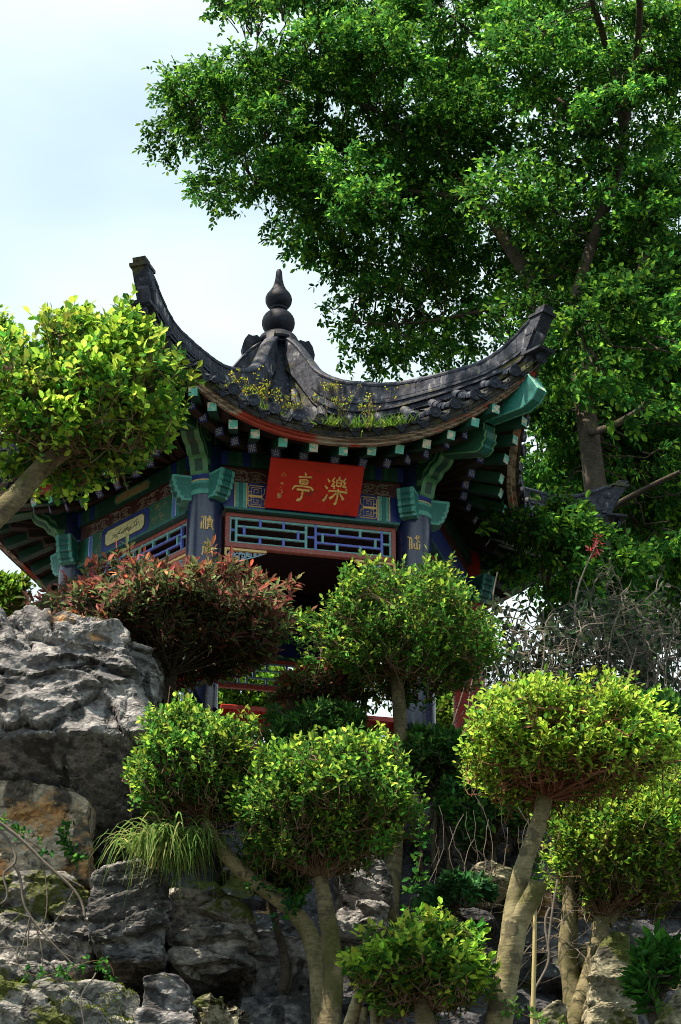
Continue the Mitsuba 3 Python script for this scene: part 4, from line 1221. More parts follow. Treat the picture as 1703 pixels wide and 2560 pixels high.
topiary('bright clipped tree at the right border on two slim pale trunks', (1505, 2300), 18.9, (1590, 2110), (210, 190), 2050, [(1495, 2360), (1478, 2440), (1450, 2530), (1425, 2640), (1415, 2740)], [.075, .08, .088, .09, .10, .11], 107,
        low=-.75, flat=.2, colf=ficus_colours(.9, .42), lump=.3, stumps=[([(1440, 2150, .1), (1428, 2200, .1), (1424, 2300, .1), (1420, 2400, .1), (1432, 2480, .08), (1428, 2580, .05), (1425, 2720, .0)], [.05, .065, .075, .08, .088, .10, .11]), ([(1520, 2310, 0), (1580, 2220, .1), (1650, 2120, .2)], [.045, .04, .03])])
topiary('smallest round clipped shrub, low at the bottom of the picture', (1055, 2500), 16.9, (1048, 2422), (165, 118), 850, [(1062, 2550), (1075, 2620), (1085, 2740)], [.06, .075, .08, .09], 108, bark='mossy_bark',
        low=-.6, flat=.3, leaf=.078, wid=.045, colf=ficus_colours(.85, .35), category='shrub')

# shrub of several grey stems at the lower edge
rng = np.random.default_rng(301)
k = thing('grey_stemmed_shrub', 'shrub with several smooth grey stems beside the smallest clipped shrub', 'shrub')
for pts, r in (([(915, 2440), (895, 2500), (865, 2600), (850, 2720)], .055), ([(925, 2450), (935, 2530), (940, 2620), (940, 2720)], .04), ([(975, 2490), (955, 2560), (945, 2640)], .03), ([(910, 2520), (905, 2600), (900, 2700)], .04)):
    part(k, 'stem', trunk_mesh([at(a, b, 17.3) for a, b in pts], np.linspace(r * .8, r * 1.1, len(pts)), 12, int(r * 1000)), 'pale_bark', smooth=50)

# --- red-tipped shrubs
RED, DUSK = np.array([.34, .085, .045]), np.array([.095, .130, .055])


def photinia_colours(share_red):
    def f(rng, n, end, which):
        # the red shoots are this year's growth, at the ends of the upper branches
        red = rng.random(which.max() + 1) < np.where(SHOOTS['up'][:which.max() + 1] > .42, share_red * 1.6, share_red * .25)
        c = tint(rng, n, DUSK, np.array([.16, .070, .055]), .4, .35)
        r = np.array([RED, [.36, .14, .07], [.24, .06, .06], [.22, .08, .06]])[rng.integers(0, 4, n)] * np.exp(rng.normal(0, .25, (n, 1)))
        return np.where((red[which] & end)[:, None], r, c)
    return f


def shrub(name, label, hub_px, Y, cpx, rpx, n_shoot, seed, colf, stems=8, category='shrub', extra=None, **kw):
    rng = np.random.default_rng(seed)
    k = thing(name, label, category)
    hub = at(*hub_px, Y)
    cen = at(*cpx, Y)
    sx = np.linalg.norm(at(cpx[0] + 100, cpx[1], Y) - cen) / 100
    sz = abs(at(cpx[0], cpx[1] - 100, Y)[2] - cen[2]) / 100
    (v, f, c), tw = crown_dome(rng, hub, cen, np.array([rpx[0] * sx, rpx[0] * sx * kw.pop('depth', .8), rpx[1] * sz]), n_shoot, colf=colf, **kw)
    for i in range(stems):
        a = rng.normal(0, 1, 2)
        b0 = hub + [.12 * a[0], .12 * a[1], -.9]
        part(k, 'stem', trunk_mesh([b0, hub + [.06 * a[0], .06 * a[1], -.4], hub + [.05 * a[1], .03, .05], cen + [.25 * a[0], .2 * a[1], 0]], [.03, .026, .022, .010], 8, i, n=20), 'dark_bark', smooth=50)
    part(k, 'limbs', tw, 'dark_bark', kind='stuff')
    part(k, 'crown', (v, f), 'leaf', color=c, kind='stuff')
    return k


shrub('red_tipped_shrub', 'wide dark shrub with red and orange young leaves before the left column', (425, 1690), 20.5, (425, 1585), (288, 138), 1750, 201, photinia_colours(.45), leaf=.115, wid=.042, per=10, low=-.26, flat=.3, ln=.22, ragged=.26, lump=.35, twigs=60)
shrub('red_tipped_shrub', 'small dull red shrub at the foot of the pavilion bench', (805, 1790), 20.6, (800, 1735), (105, 72), 420, 202, photinia_colours(.8), leaf=.09, wid=.034, low=-.5, ln=.2, twigs=40, stems=4)
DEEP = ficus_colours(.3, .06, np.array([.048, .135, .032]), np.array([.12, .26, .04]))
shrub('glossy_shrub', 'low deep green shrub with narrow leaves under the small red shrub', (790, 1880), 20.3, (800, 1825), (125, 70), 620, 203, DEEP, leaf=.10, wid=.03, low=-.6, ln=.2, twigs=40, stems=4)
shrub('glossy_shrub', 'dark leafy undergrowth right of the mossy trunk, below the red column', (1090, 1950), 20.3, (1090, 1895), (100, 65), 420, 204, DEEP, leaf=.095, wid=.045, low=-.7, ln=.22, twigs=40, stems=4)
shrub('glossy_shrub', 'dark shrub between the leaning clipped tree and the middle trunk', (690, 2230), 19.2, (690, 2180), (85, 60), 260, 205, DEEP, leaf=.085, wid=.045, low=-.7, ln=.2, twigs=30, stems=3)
shrub('glossy_shrub', 'deep green broad-leaved plant beside the upright stone at lower right', (1640, 2520), 17.9, (1640, 2450), (75, 85), 60, 206, ficus_colours(.3, .2, np.array([.035, .14, .025]), np.array([.07, .22, .03])), leaf=.17, wid=.075, low=-.7, ln=.25, twigs=25, stems=3)
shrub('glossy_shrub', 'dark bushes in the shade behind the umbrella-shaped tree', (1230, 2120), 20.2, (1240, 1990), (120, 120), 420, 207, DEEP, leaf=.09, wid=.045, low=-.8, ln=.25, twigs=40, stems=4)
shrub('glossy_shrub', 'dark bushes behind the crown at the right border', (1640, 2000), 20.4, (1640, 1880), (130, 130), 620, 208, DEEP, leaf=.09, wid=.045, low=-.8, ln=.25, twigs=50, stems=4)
shrub('glossy_shrub', 'bluish-leaved seedlings on the shaded rock above the smallest clipped shrub', (1130, 2270), 18.9, (1150, 2230), (90, 40), 70, 209, ficus_colours(.3, .1, np.array([.045, .135, .055]), np.array([.08, .20, .06])), leaf=.12, wid=.065, low=-.3, ln=.2, twigs=20, stems=2)

# --- the great tree behind the pavilion
rng = np.random.default_rng(77)
tree = thing('great_tree', 'great leafy evergreen tree spreading over the pavilion roof from the right', 'tree')
TR = [[(1650, 2330, 26.4, .26), (1620, 1800, 26.5, .21), (1570, 1540, 26.6, .18), (1520, 1380, 26.7, .165), (1492, 1240, 26.8, .155), (1472, 1080, 27.0, .145), (1452, 950, 27.2, .135), (1432, 850, 27.4, .12)],
      [(1432, 850, 27.4, .11), (1452, 700, 27.7, .085), (1498, 560, 28.0, .09), (1545, 420, 28.2, .08), (1560, 330, 28.4, .065), (1530, 100, 28.7, .05), (1500, -150, 29, .03)],
      [(1432, 850, 27.4, .12), (1372, 765, 28.0, .10), (1325, 700, 28.6, .105), (1262, 600, 29.0, .09), (1150, 450, 29.5, .07), (1000, 310, 29.8, .05), (820, 230, 29.9, .03), (640, 190, 29.9, .014)],
      [(1350, 735, 28.4, .05), (1250, 765, 29.2, .032), (1120, 795, 29.8, .026), (980, 810, 30, .018), (880, 800, 30, .008)],
      [(1440, 880, 27.3, .10), (1530, 800, 26.9, .085), (1610, 680, 27.6, .10), (1600, 560, 28.8, .07), (1660, 350, 29.8, .045), (1690, 100, 30.2, .03)],
      [(1180, 500, 29.4, .05), (1050, 480, 29.5, .035), (850, 470, 29.5, .025), (650, 470, 29.4, .012)],
      [(1545, 420, 28.2, .05), (1400, 250, 28.8, .04), (1200, 100, 29.3, .03), (1050, -60, 29.6, .015)],
      [(1472, 1080, 27.0, .06), (1560, 1050, 25.6, .045), (1640, 960, 24.0, .035), (1560, 860, 22.6, .025), (1440, 800, 21.6, .012)],
      [(1492, 1240, 26.8, .05), (1420, 1270, 25.2, .035), (1330, 1300, 23.8, .02), (1230, 1290, 23.0, .01)],
      [(1560, 330, 28.4, .06), (1480, 0, 27.0, .05), (1350, -250, 25.2, .04), (1150, -420, 23.4, .03), (900, -560, 21.6, .015)],
      [(1560, 330, 28.4, .06), (1600, 0, 26.6, .05), (1560, -300, 24.2, .04), (1450, -560, 21.8, .02)],
      [(1500, 1290, 26.8, .05), (1600, 1230, 26.2, .04), (1700, 1180, 25.8, .03)]]
limbs_xyz = []
for i, L in enumerate(TR):
    pts = [at(a, b, y) for a, b, y, r in L]
    part(tree, 'trunk' if i == 0 else 'limb', trunk_mesh(pts, [r for *_, r in L], 14 if i < 3 else 8, 60 + i, .05, 70 if i < 3 else 40), 'dark_bark', smooth=60)
    limbs_xyz.append(resample(pts, 40))
limbs_xyz = np.vstack(limbs_xyz)

from shapely.geometry import Polygon, Point
OUT = Polygon([(1760, -60), (560, -60), (572, 30), (548, 70), (565, 110), (520, 150), (470, 190), (400, 205), (470, 245), (445, 285), (435, 345), (475, 385), (455, 420), (520, 440), (560, 515), (600, 520), (690, 505), (650, 590), (690, 615), (770, 590), (830, 625), (800, 670), (830, 700), (790, 745), (850, 775),
               (850, 830), (905, 920), (1000, 925), (1100, 895), (1230, 830), (1330, 830), (1360, 1000), (1330, 1110), (1330, 1220), (1380, 1400), (1480, 1480), (1600, 1560), (1760, 1560)])
NEAR = Polygon([(1760, 660), (1600, 710), (1490, 770), (1400, 820), (1385, 900), (1395, 970), (1450, 1000), (1500, 980), (1600, 940), (1760, 930)])       # boughs that reach past the roof's right corner
LOWB = Polygon([(1270, 1290), (1360, 1240), (1450, 1290), (1560, 1380), (1560, 1520), (1430, 1490), (1360, 1440), (1310, 1380)])
THIN = Polygon([(740, 640), (1330, 600), (1380, 860), (1000, 960), (800, 900)])
HOLES = [(1420, 300, 120, .45), (1330, 400, 90, .5), (1320, 560, 100, .65), (1270, 700, 80, .5), (1650, 1140, 60, .2), (1590, 1350, 60, .15), (1340, 1130, 40, .2), (1640, 1480, 70, .3), (560, 365, 30, .1), (1480, 960, 70, .55)]


def clumps(poly, step, yfun, seed):
    r = np.random.default_rng(seed)
    x0, y0, x1, y1 = poly.bounds
    out = []
    for x in np.arange(x0, x1, step):
        for y in np.arange(y0, y1, step):
            a, b = x + r.uniform(-.55, .55) * step, y + r.uniform(-.55, .55) * step
            if poly.contains(Point(a, b)):
                out.append((a, b, yfun(a, b, r)))
    return out


def y_main(a, b, r):
    base = 29.6 if a < 1250 else 28.4
    if a < 1330 and b > 560:
        return r.uniform(29.6, 30.6)
    return base + r.uniform(-1.7, 1.5)


cl = clumps(OUT, 84, y_main, 1) + clumps(OUT, 96, lambda a, b, r: y_main(a, b, r) + .4, 4) + clumps(NEAR, 66, lambda a, b, r: r.uniform(20.6, 23.2) if a > 1400 else r.uniform(20.3, 20.9), 2) + clumps(LOWB, 62, lambda a, b, r: r.uniform(22.9, 25.5), 3)
cl = np.array(cl)
CP = np.array([at(*q) for q in cl])
RIGHT = Polygon([(1760, 560), (1420, 620), (1370, 1000), (1345, 1110), (1345, 1210), (1390, 1400), (1480, 1470), (1600, 1540), (1760, 1540)])
more = np.array(clumps(RIGHT, 74, lambda a, b, r: r.uniform(28.5, 32.5), 7))
cl = np.vstack([cl, more])
CP = np.vstack([CP, [at(*q) for q in more]])
# unseen boughs added to this tree above the view, to shade the roof
r9 = np.random.default_rng(12)
for i in range(46):
    x_, y_ = r9.uniform(-2.0, 4.6), r9.uniform(18.2, 25.5)
    CP = np.vstack([CP, [x_, y_, 1.6 + y_ * .83 + r9.uniform(.45, 1.6)]])
    cl = np.vstack([cl, [1500, -400, y_ + 10]])
for i in range(26):
    x_, y_ = r9.uniform(-4.6, 0), r9.uniform(20.4, 25.0)
    CP = np.vstack([CP, [x_, y_, 1.6 + y_ * .83 + r9.uniform(1.0, 1.9)]])
    cl = np.vstack([cl, [1500, -400, y_ + 10]])
from scipy.spatial import cKDTree
dist, near = cKDTree(limbs_xyz).query(CP)
root = limbs_xyz[near]
outw = unit(CP - root + rng.normal(0, .05, CP.shape))
base, tip, tone = [], [], []
twig_lines = []
for (a, b, Y), c, o, r0 in zip(cl, CP, outw, root):
    dens = 1.0 if a < 1250 or b < 850 else 1.3
    if THIN.contains(Point(a, b)):
        dens = .55
    for hx, hy, hr, hd in HOLES:
        if (a - hx) ** 2 + (b - hy) ** 2 < hr ** 2:
            dens = min(dens, hd)
    # a bough: a slanting pad of sprays along a few side twigs
    h = unit(np.array([o[0], o[1], .10 * o[2]]) + rng.normal(0, .3, 3) * [1, 1, .5] + [0, 0, -.05])
    sd = unit(np.cross(h, [0, 0, 1]))
    size = rng.uniform(.42, .80)
    n = int(rng.uniform(56, 92) * dens * size / .6)
    if Y < 26:
        size *= .7
    if b < -300:
        n = n * 2 // 3
    u, w_ = rng.uniform(-.75, .75, n), rng.normal(0, .40, n)
    lift = rng.uniform(-.25, .18)
    st = c + (u * size)[:, None] * h + (w_ * size * (1 - .45 * u))[:, None] * sd + np.array([0, 0, 1.0]) * ((lift * u - .30 * u * u - .25 * w_ * w_) * size + rng.normal(0, .075, n))[:, None]
    dr_ = unit(h * rng.uniform(.4, 1, (n, 1)) + sd * (np.sign(w_) * rng.uniform(.0, .9, n))[:, None] + rng.normal(0, .25, (n, 3)) + [0, 0, -.16])
    base.append(st)
    tip.append(st + dr_ * rng.uniform(.16, .36, n)[:, None])
    tone.append(np.repeat(np.exp(rng.normal(0, .36)), n))
    s = np.linspace(0, 1, 6)[:, None]
    mid = (r0 + c) / 2 + [0, 0, .18]
    e = c + h * size * .5
    if b > -300 or np.linalg.norm(e - r0) < 2.2:
        twig_lines.append((1 - s) ** 2 * r0 + 2 * s * (1 - s) * mid + s * s * e)
    for q in range(4 if b > -300 else 0):
        p0 = r0 + (e - r0) * rng.uniform(.45, .9)
        p1 = c + h * size * rng.uniform(-.2, .7) + sd * size * rng.uniform(-.6, .6)
        twig_lines.append(p0 + (p1 - p0) * s)
base, tip, tone = np.vstack(base), np.vstack(tip), np.concatenate(tone)


def great_colours(rng, n, end, which):
    return tint(rng, n, np.array([.033, .112, .024]), np.array([.13, .29, .030]), np.where(end, .55, .16), .25) * tone[which][:, None]


(v, f, c), line = shoots(base, tip, 8, rng, .104, .054, start=.08, colf=great_colours, fine=False, upmix=1.0, bend=.10)
tl = np.array(twig_lines)
ln_ = np.linalg.norm(tl[:, -1] - tl[:, 0], axis=1)[:, None, None]
env = (np.linspace(0, 1, 6) * (1 - np.linspace(0, 1, 6)) * 4)[None, :, None]
twig_lines = tl + (rng.normal(0, .06, tl.shape) - np.array([0, 0, .05])) * ln_ * env
part(tree, 'twigs', join([tubes(line[::4, ::3], np.linspace(.004, .002, 2), 3, cap=False), tubes(np.array(twig_lines), np.linspace(.016, .005, 6), 4, cap=False)]), 'dark_bark', kind='stuff')
part(tree, 'crown', (v, f), 'leaf', color=c, kind='stuff')
NLEAF = len(f) // 4

# --- sunlit trees on the far side of the hill, seen through the pavilion
BRIGHT = ficus_colours(.6, .5, np.array([.07, .17, .025]), np.array([.16, .30, .03]))


def far_tree(label, Y, cpx, rpx, n, seed, leaf=.12):
    rng = np.random.default_rng(seed)
    k = thing('far_tree', label, 'tree')
    cen = at(*cpx, Y)
    sx = np.linalg.norm(at(cpx[0] + 100, cpx[1], Y) - cen) / 100
    rad = np.array([rpx[0] * sx, rpx[0] * sx, rpx[1] * sx])
    hub = cen - [0, 0, rad[2] * .7]
    (v, f, c), tw = crown_dome(rng, hub, cen, rad, n, low=-.9, leaf=leaf, wid=leaf * .55, per=9, ln=.4, colf=BRIGHT, fine=False, inner=.4, lump=.4, ragged=.3, twigs=60)
    part(k, 'trunk', trunk_mesh([hub, hub - [.1, 0, 2.0], [hub[0], hub[1], hill_z(hub[0], hub[1]) - .3]], [.10, .13, .16], 10, seed), 'dark_bark', smooth=50)
    part(k, 'limbs', tw, 'twig', kind='stuff')
    part(k, 'crown', (v, f), 'leaf', color=c, kind='stuff')


far_tree('bright green tree seen through the pavilion under its far lattice', 34.0, (610, 1720), (150, 95), 1000, 401)
far_tree('bright green tree seen beside the red column of the pavilion', 33.0, (1120, 1800), (80, 130), 550, 402)
far_tree('bright green leaves at the left border above the huge boulder', 25.5, (-5, 1500), (72, 72), 330, 403, .10)

# --- dry vines tangled over the hilltop at right
rng = np.random.default_rng(88)
vine = thing('dry_vine', 'thicket of dry grey vines tangled over the hilltop at right', 'vine')
L = []
for i in range(520):
    a, b = rng.uniform(1225, 1730), rng.uniform(1520, 1830)
    if b < 1500 + abs(a - 1500) * .22:
        b += 90
    Y = rng.uniform(21.0, 23.0)
    p0 = at(a, b, Y)
    d = unit(rng.normal(0, 1, 3) * [1, .6, .8])
    ln = rng.uniform(.25, .9)
    s = np.linspace(0, 1, 7)[:, None]
    cv = unit(np.cross(d, rng.normal(0, 1, 3)))
    L.append(p0 + d * ln * s + cv * ln * rng.uniform(-.5, .5) * s * (1 - s) * 2 + rng.normal(0, .012, (7, 3)) - np.array([0, 0, .25]) * s * s * rng.random())
for i in range(70):
    a, b = rng.uniform(1200, 1720), rng.uniform(1500, 1620)
    Y = rng.uniform(20.9, 22.2)
    p0 = at(a, b, Y)
    s = np.linspace(0, 1, 7)[:, None]
    L.append(p0 + np.array([rng.normal(0, .2), rng.normal(0, .15), -rng.uniform(.7, 1.7)]) * s + np.array([rng.normal(0, .25), 0, 0]) * s * (1 - s) * 2)
part(vine, 'stems', tubes(np.array(L), rng.uniform(.003, .009, (len(L), 1)) * np.ones(7), 4, cap=False), 'dry_twig', kind='stuff')
ids = rng.integers(0, len(L), 1000)
bs = np.array([L[i][rng.integers(0, 7)] for i in ids])
tp = bs + unit(rng.normal(0, 1, bs.shape)) * .16
(v, f, c), line = shoots(bs, tp, 3, rng, .10, .062, colf=lambda r, n, e, w: tint(r, n, np.array([.035, .055, .035]), np.array([.09, .11, .075]), .3, .35), fine=True, upmix=.4)
part(vine, 'leaves', (v, f), 'leaf', color=c, kind='stuff')

vine2 = thing('dry_vine', 'thin bare vines hanging over the shaded rocks behind the leaning trunk', 'vine')
L = []
for i in range(34):
    a, b = rng.uniform(1085, 1500), rng.uniform(1960, 2120)
    p0 = at(a, b, rng.uniform(18.9, 19.6))
    s = np.linspace(0, 1, 9)[:, None]
    ln = rng.uniform(.3, 1.1)
    L.append(p0 + np.array([rng.normal(0, .18), rng.normal(0, .08), -ln]) * s + np.array([rng.normal(0, .22), 0, 0]) * s * (1 - s) * 2 + rng.normal(0, .008, (9, 3)))
for i in range(70):
    a, b = rng.uniform(1280, 1720), rng.uniform(2230, 2440)
    p0 = at(a, b, rng.uniform(18.7, 19.2))
    s = np.linspace(0, 1, 9)[:, None]
    d = unit(rng.normal(0, 1, 3) * [1, .3, .7])
    L.append(p0 + d * rng.uniform(.3, .9) * s + rng.normal(0, .25, 3) * s * (1 - s) * 2 + rng.normal(0, .008, (9, 3)))
part(vine2, 'stems', tubes(np.array(L), rng.uniform(.0015, .0045, (len(L), 1)) * np.ones(9), 4, cap=False), 'dry_twig', kind='stuff')

# the red-flowered weed that rises out of the vines
weed = thing('red_weed', 'thin weed with a red tuft of leaves rising before the great trunk', 'plant')
st = resample([at(1440, 1560, 21.4), at(1452, 1450, 21.4), at(1475, 1395, 21.4), at(1496, 1352, 21.4)], 14)
part(weed, 'stem', tubes(st, np.linspace(.014, .007, 14), 6), 'dry_twig', smooth=50)
bs = np.repeat(st[-3:], 7, 0)
(v, f, c), line = shoots(bs, bs + unit(rng.normal(0, 1, bs.shape) + [0, 0, .4]) * .07, 3, rng, .055, .02, colf=lambda r, n, e, w: tint(r, n, np.array([.36, .05, .06]), np.array([.40, .14, .16]), .4), upmix=.5)
part(weed, 'tuft', (v, f), 'leaf', color=c)
tw = [resample([at(1490, 1370, 21.45), at(1520, 1430, 21.5), at(1545, 1500, 21.5), at(1580, 1560, 21.5)], 10)]
for i in range(26):
    p = tw[0][rng.integers(2, 9)]
    tw.append(resample([p, p + rng.normal(0, .07, 3), p + rng.normal(0, .13, 3)], 10))
part(weed, 'dry_twigs', tubes(np.array(tw), .003, 4, cap=False), 'dry_twig', kind='stuff')

# --- tuft of long grass on the pale upright block
rng = np.random.default_rng(5)
tuft = thing('grass_tuft', 'tuft of long arching grass growing on the pale upright block', 'grass')
n = 620
b0 = at(432, 2128, 18.5) + rng.normal(0, 1, (n, 3)) * [.16, .10, .03]
ang = rng.uniform(0, 2 * np.pi, n)
d = np.stack([np.cos(ang), np.sin(ang) * .8 - .25, 0 * ang], 1)
Lb = rng.uniform(.34, .70, n)
s = np.linspace(0, 1, 7)
lift, reach = rng.uniform(.45, 1.05, n), rng.uniform(.30, .85, n)
pts = b0[:, None] + d[:, None] * (Lb * reach)[:, None, None] * s[None, :, None] + np.array([0, 0, 1.0]) * ((Lb * lift)[:, None] * (1.5 * s - 1.75 * s * s * rng.uniform(.8, 1.35, (n, 1))))[..., None]
w = .0075 * np.array([.6, 1, 1, .95, .8, .5, .06])
tg = unit(np.gradient(pts, axis=1))
sd = unit(np.cross(tg, [0, 0, 1.0]) + 1e-5)
A, B = pts - sd * w[None, :, None], pts + sd * w[None, :, None]
V = np.stack([A, B], 2).reshape(n, 14, 3)
F = np.array([[2 * i, 2 * i + 1, 2 * i + 3] for i in range(6)] + [[2 * i, 2 * i + 3, 2 * i + 2] for i in range(6)])
f = (F[None] + (np.arange(n) * 14)[:, None, None]).reshape(-1, 3)
c = np.repeat(tint(rng, n, np.array([.13, .23, .06]), np.array([.34, .36, .14]), .25), 14, 0)
part(tuft, 'blades', (V.reshape(-1, 3), f), 'leaf', color=c, kind='stuff')

# --- bare roots and twigs over the rock at the left border
rootk = thing('bare_branch', 'pale bare branch with long twigs hanging over the rock wall at the left border', 'branch')
RT = [([(-60, 2010), (0, 2058), (60, 2105), (120, 2165), (185, 2225), (212, 2290)], .020), ([(-40, 2040), (8, 2085), (34, 2125), (36, 2160), (12, 2180), (16, 2220), (2, 2260)], .016), ([(32, 2160), (52, 2205), (58, 2250), (76, 2290)], .016),
      ([(76, 2290), (70, 2350), (68, 2400)], .009), ([(76, 2292), (110, 2335), (150, 2378), (195, 2425)], .010), ([(76, 2290), (62, 2345), (44, 2400)], .007), ([(80, 2295), (102, 2360), (106, 2425)], .009), ([(-20, 2370), (62, 2368)], .006),
      ([(-20, 2350), (52, 2285)], .006), ([(105, 2155), (118, 2240), (100, 2330), (60, 2372)], .006), ([(185, 2225), (140, 2300), (70, 2365)], .006), ([(120, 2165), (165, 2195), (205, 2215)], .008), ([(150, 2380), (200, 2402)], .006), ([(45, 2370), (50, 2420), (70, 2440)], .007)]
for i, (p, r) in enumerate(RT):
    P = resample([at(a, b, 18.62 + .03 * (i % 4)) for a, b in p], 24)
    part(rootk, 'branch' if r > .012 else 'twig', tubes(P, np.linspace(r, r * .55, 24), 7), 'dry_twig', smooth=60)

# a thin pale root down the mossy ledge, a stake among the trunks
single('hanging_root', 'thin pale root hanging over the mossy ledge', 'root', tubes(resample([at(240, 2432, 18.0), at(222, 2460, 17.98), at(206, 2485, 17.98), at(207, 2540, 17.98), at(208, 2600, 17.98)], 20), .006, 6), 'dry_twig', smooth=50)
single('stake', 'thin straight pale stake behind the leaning trunk with the sawn stump', 'stake', tubes(resample([at(1338, 2265, 17.6), at(1336, 2400, 17.6), at(1332, 2560, 17.6), at(1330, 2680, 17.6)], 20), np.linspace(.016, .022, 20), 8), 'bamboo', smooth=50)
for px, pts in ((0, [(1375, 2270), (1365, 2330), (1372, 2400), (1350, 2450), (1345, 2560)]), (1, [(1395, 2200), (1378, 2300), (1370, 2380)])):
    single('hanging_vine', ('looping bare vine stem between the stake and the pale trunk', 'short straight vine stem above the looping one')[px], 'vine', tubes(resample([at(a, b, 18.3) for a, b in pts], 24), .011, 6), 'dry_twig', smooth=50)

# --- small creepers on the rocks
def creeper(label, pts, Y, n, seed, leaf=.07, mat=(.03, .12, .03)):
    rng = np.random.default_rng(seed)
    k = thing('creeper', label, 'plant')
    ln = resample([at(a, b, Y) for a, b in pts], 20)
    part(k, 'stem', tubes(ln, .004, 5), 'twig')
    bs = ln[rng.integers(0, 20, n)]
    (v, f, c), line = shoots(bs, bs + unit(rng.normal(0, 1, bs.shape) + [0, -.6, 0]) * .07, 3, rng, leaf, leaf * .6, colf=ficus_colours(.4, .2, np.array(mat), np.array([.07, .20, .03])), upmix=.5)
    part(k, 'leaves', (v, f), 'leaf', color=c, kind='stuff')


creeper('small creeper trailing down the orange edge of the tan block', [(172, 2045), (165, 2090), (180, 2120), (205, 2155)], 19.25, 26, 501)
creeper('creeper leaves beside the bare branch at the left border', [(10, 2060), (50, 2085), (95, 2120), (120, 2135)], 19.2, 16, 502)
creeper('small leafy creeper on the mossy ledge', [(60, 2430), (110, 2440), (180, 2420), (265, 2405), (285, 2440)], 18.35, 30, 503, .06)
creeper('creeper on the bare leaning trunk', [(640, 2210), (700, 2235), (730, 2250), (690, 2300)], 18.4, 34, 504, .07, (.025, .10, .035))
creeper('creeper climbing the right side of the slim mossy trunk', [(1040, 2020), (1055, 2110), (1040, 2200), (1020, 2280)], 19.7, 40, 505, .08)
creeper('leafy sprig on the leaning trunk with the sawn stump', [(1312, 2140), (1322, 2200), (1310, 2240)], 17.2, 10, 506, .08, (.05, .14, .03))
creeper('pale sprigs at the lower edge beside the stake', [(1270, 2520), (1330, 2545), (1380, 2560)], 17.0, 14, 507, .08, (.08, .16, .04))

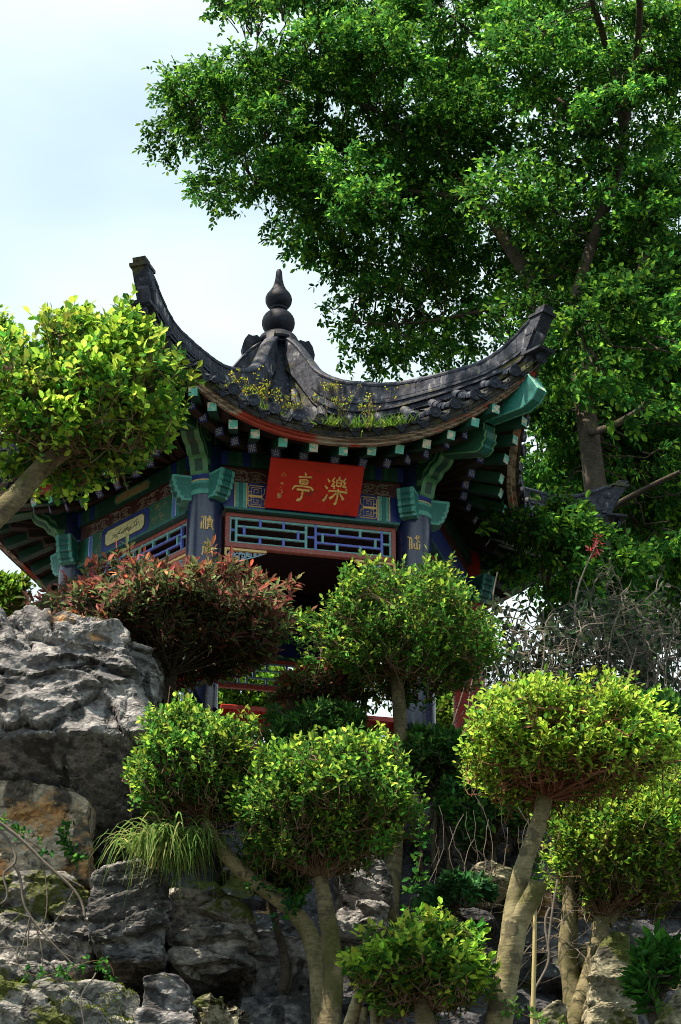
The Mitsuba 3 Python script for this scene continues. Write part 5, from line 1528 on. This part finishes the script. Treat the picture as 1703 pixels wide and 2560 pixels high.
# --- plants in the roof tiles
rng = np.random.default_rng(9)
YEL = np.array([.55, .52, .03])
spots = [(596, 980, .40, 'yellow wildflower nearest the left wing of the roof'), (640, 995, .34, 'low yellow wildflower left of the thickest tuft on the front eave'), (668, 1004, .46, 'thickest tuft of yellow wildflowers, above the left end of the plaque'),
         (700, 1014, .34, 'short yellow wildflower right of the thickest tuft on the eave'), (735, 1024, .36, 'small yellow wildflower straight above the plaque'), (818, 1040, .50, 'tall thin weed with few yellow flowers at mid eave'),
         (858, 1046, .60, 'tallest thin weed on the front eave, right of mid eave'), (925, 1048, .40, 'lone yellow wildflower above the right end of the plaque')]
for i, (px, py, h, lab) in enumerate(spots):
    # the plant stands where the sight line meets the tiles a little above the eave
    best = None
    t0, n0 = face_axes(0)
    for nn_ in np.linspace(2.2, 3.15, 60):
        P0 = at(px, py, (C + nn_ * n0)[1])
        loc = P0 - C
        s_, n_ = loc @ t0, loc @ n0
        e = abs(roof_z(s_, n_) - loc[2])
        if best is None or e < best[0]:
            best = (e, s_, n_)
    _, s_, n_ = best
    root0 = C + s_ * t0 + n_ * n0 + ZAX * (float(roof_z(s_, n_)) + .0)
    k = thing('wildflower', lab, 'flower', 'yellow wildflowers on the front eave')
    m = rng.integers(4, 8)
    stems, tips = [], []
    for j in range(m):
        hh = h * rng.uniform(.55, 1.05)
        dxy = rng.normal(0, .10, 2)
        P = resample([root0 + [rng.normal(0, .03), rng.normal(0, .03), -.02], root0 + [dxy[0] * .4, dxy[1] * .4, hh * .55], root0 + [dxy[0], dxy[1], hh]], 8)
        stems.append(P)
        tips.append(P[-1])
        for q in range(2):
            b = P[rng.integers(4, 7)]
            e = b + [rng.normal(0, .05), rng.normal(0, .05), rng.uniform(.04, .10)]
            stems.append(resample([b, (b + e) / 2 + rng.normal(0, .008, 3), e], 8))
            tips.append(e)
    part(k, 'stem', tubes(np.array(stems), .0026, 4, cap=False), 'twig', kind='stuff')
    tips = np.array(tips)
    nf_ = 3 if i < 5 else 2
    bs = np.repeat(tips, nf_, 0) + rng.normal(0, .012, (len(tips) * nf_, 3))
    v, f, c = leaves(bs, rng.normal(0, 1, bs.shape) + [0, -.3, .3], rng.normal(0, .6, bs.shape) + [0, 0, 1], .022, .018, tint(rng, len(bs), YEL, YEL * [.9, 1, 1], .5, .15), rng)
    part(k, 'flowers', (v, f), 'leaf', color=c, kind='stuff')
    st = np.array(stems)
    bs = st[rng.integers(0, len(st), 34), rng.integers(0, 6, 34)]
    v, f, c = leaves(bs, rng.normal(0, 1, bs.shape) + [0, 0, .5], rng.normal(0, .5, bs.shape) + [0, 0, 1], .05, .018, tint(rng, 34, np.array([.10, .19, .04]), np.array([.20, .28, .05]), .4), rng)
    part(k, 'leaves', (v, f), 'leaf', color=c, kind='stuff')

# grass between the roof tiles
for lab, px, py, n in (('fine green grass left of mid eave, under the thickest wildflowers', 665, 1012, 150), ('green grass hanging over the eave at its middle', 835, 1050, 130), ('tuft of green grass right of mid eave', 905, 1050, 90), ('bright green grass tuft beside the last weed on the eave', 985, 1045, 110)):
    P0 = None
    for nn_ in np.linspace(2.4, 3.1, 50):
        Q = at(px, py, (C + nn_ * n0)[1])
        loc = Q - C
        e = abs(roof_z(loc @ t0, loc @ n0) - loc[2])
        if P0 is None or e < P0[0]:
            P0 = (e, loc @ t0, loc @ n0)
    b0 = np.stack([P0[1] + rng.normal(0, .10, n), P0[2] + rng.normal(0, .07, n)], 1)
    r0 = C + b0[:, :1] * t0 + b0[:, 1:] * n0 + np.outer(roof_z(b0[:, 0], b0[:, 1]), ZAX)
    v, f, c = leaves(r0, rng.normal(0, .45, (n, 3)) + [0, -.25, 1], rng.normal(0, 1, (n, 3)), rng.uniform(.07, .17, n), .007, tint(rng, n, np.array([.10, .22, .03]), np.array([.22, .32, .05]), .4), rng, .1, .35)
    single('roof_grass', lab, 'grass', (v, f), 'leaf', color=c)
# moss cushions on the ledge
from meshkit import WRITTEN
led = [k for k, d in labels.items() if d.get('label', '').startswith('ledge covered')][0]
mv, mf = WRITTEN[scene[led]['filename']][:2]
tm = trimesh.Trimesh(mv, mf, process=False)
pts, fi = trimesh.sample.sample_surface(tm, 60000, seed=4)
nrm = tm.face_normals[fi]
ok = (nfbm(pts * 3.2 + 3, 4, 2) > .47) & (pts[:, 1] < 19.0) & (nrm[:, 2] > -.2)
pts, nrm = pts[ok][:26000], nrm[ok][:26000]
n = len(pts)
v, f, c = leaves(pts - nrm * .004, nrm + rng.normal(0, .6, (n, 3)), rng.normal(0, 1, (n, 3)), rng.uniform(.012, .030, n), .010, tint(rng, n, np.array([.07, .115, .012]), np.array([.16, .19, .02]), .3), rng, .2, .2, False)
part(led, 'moss', (v, f), 'leaf', color=c, kind='stuff')
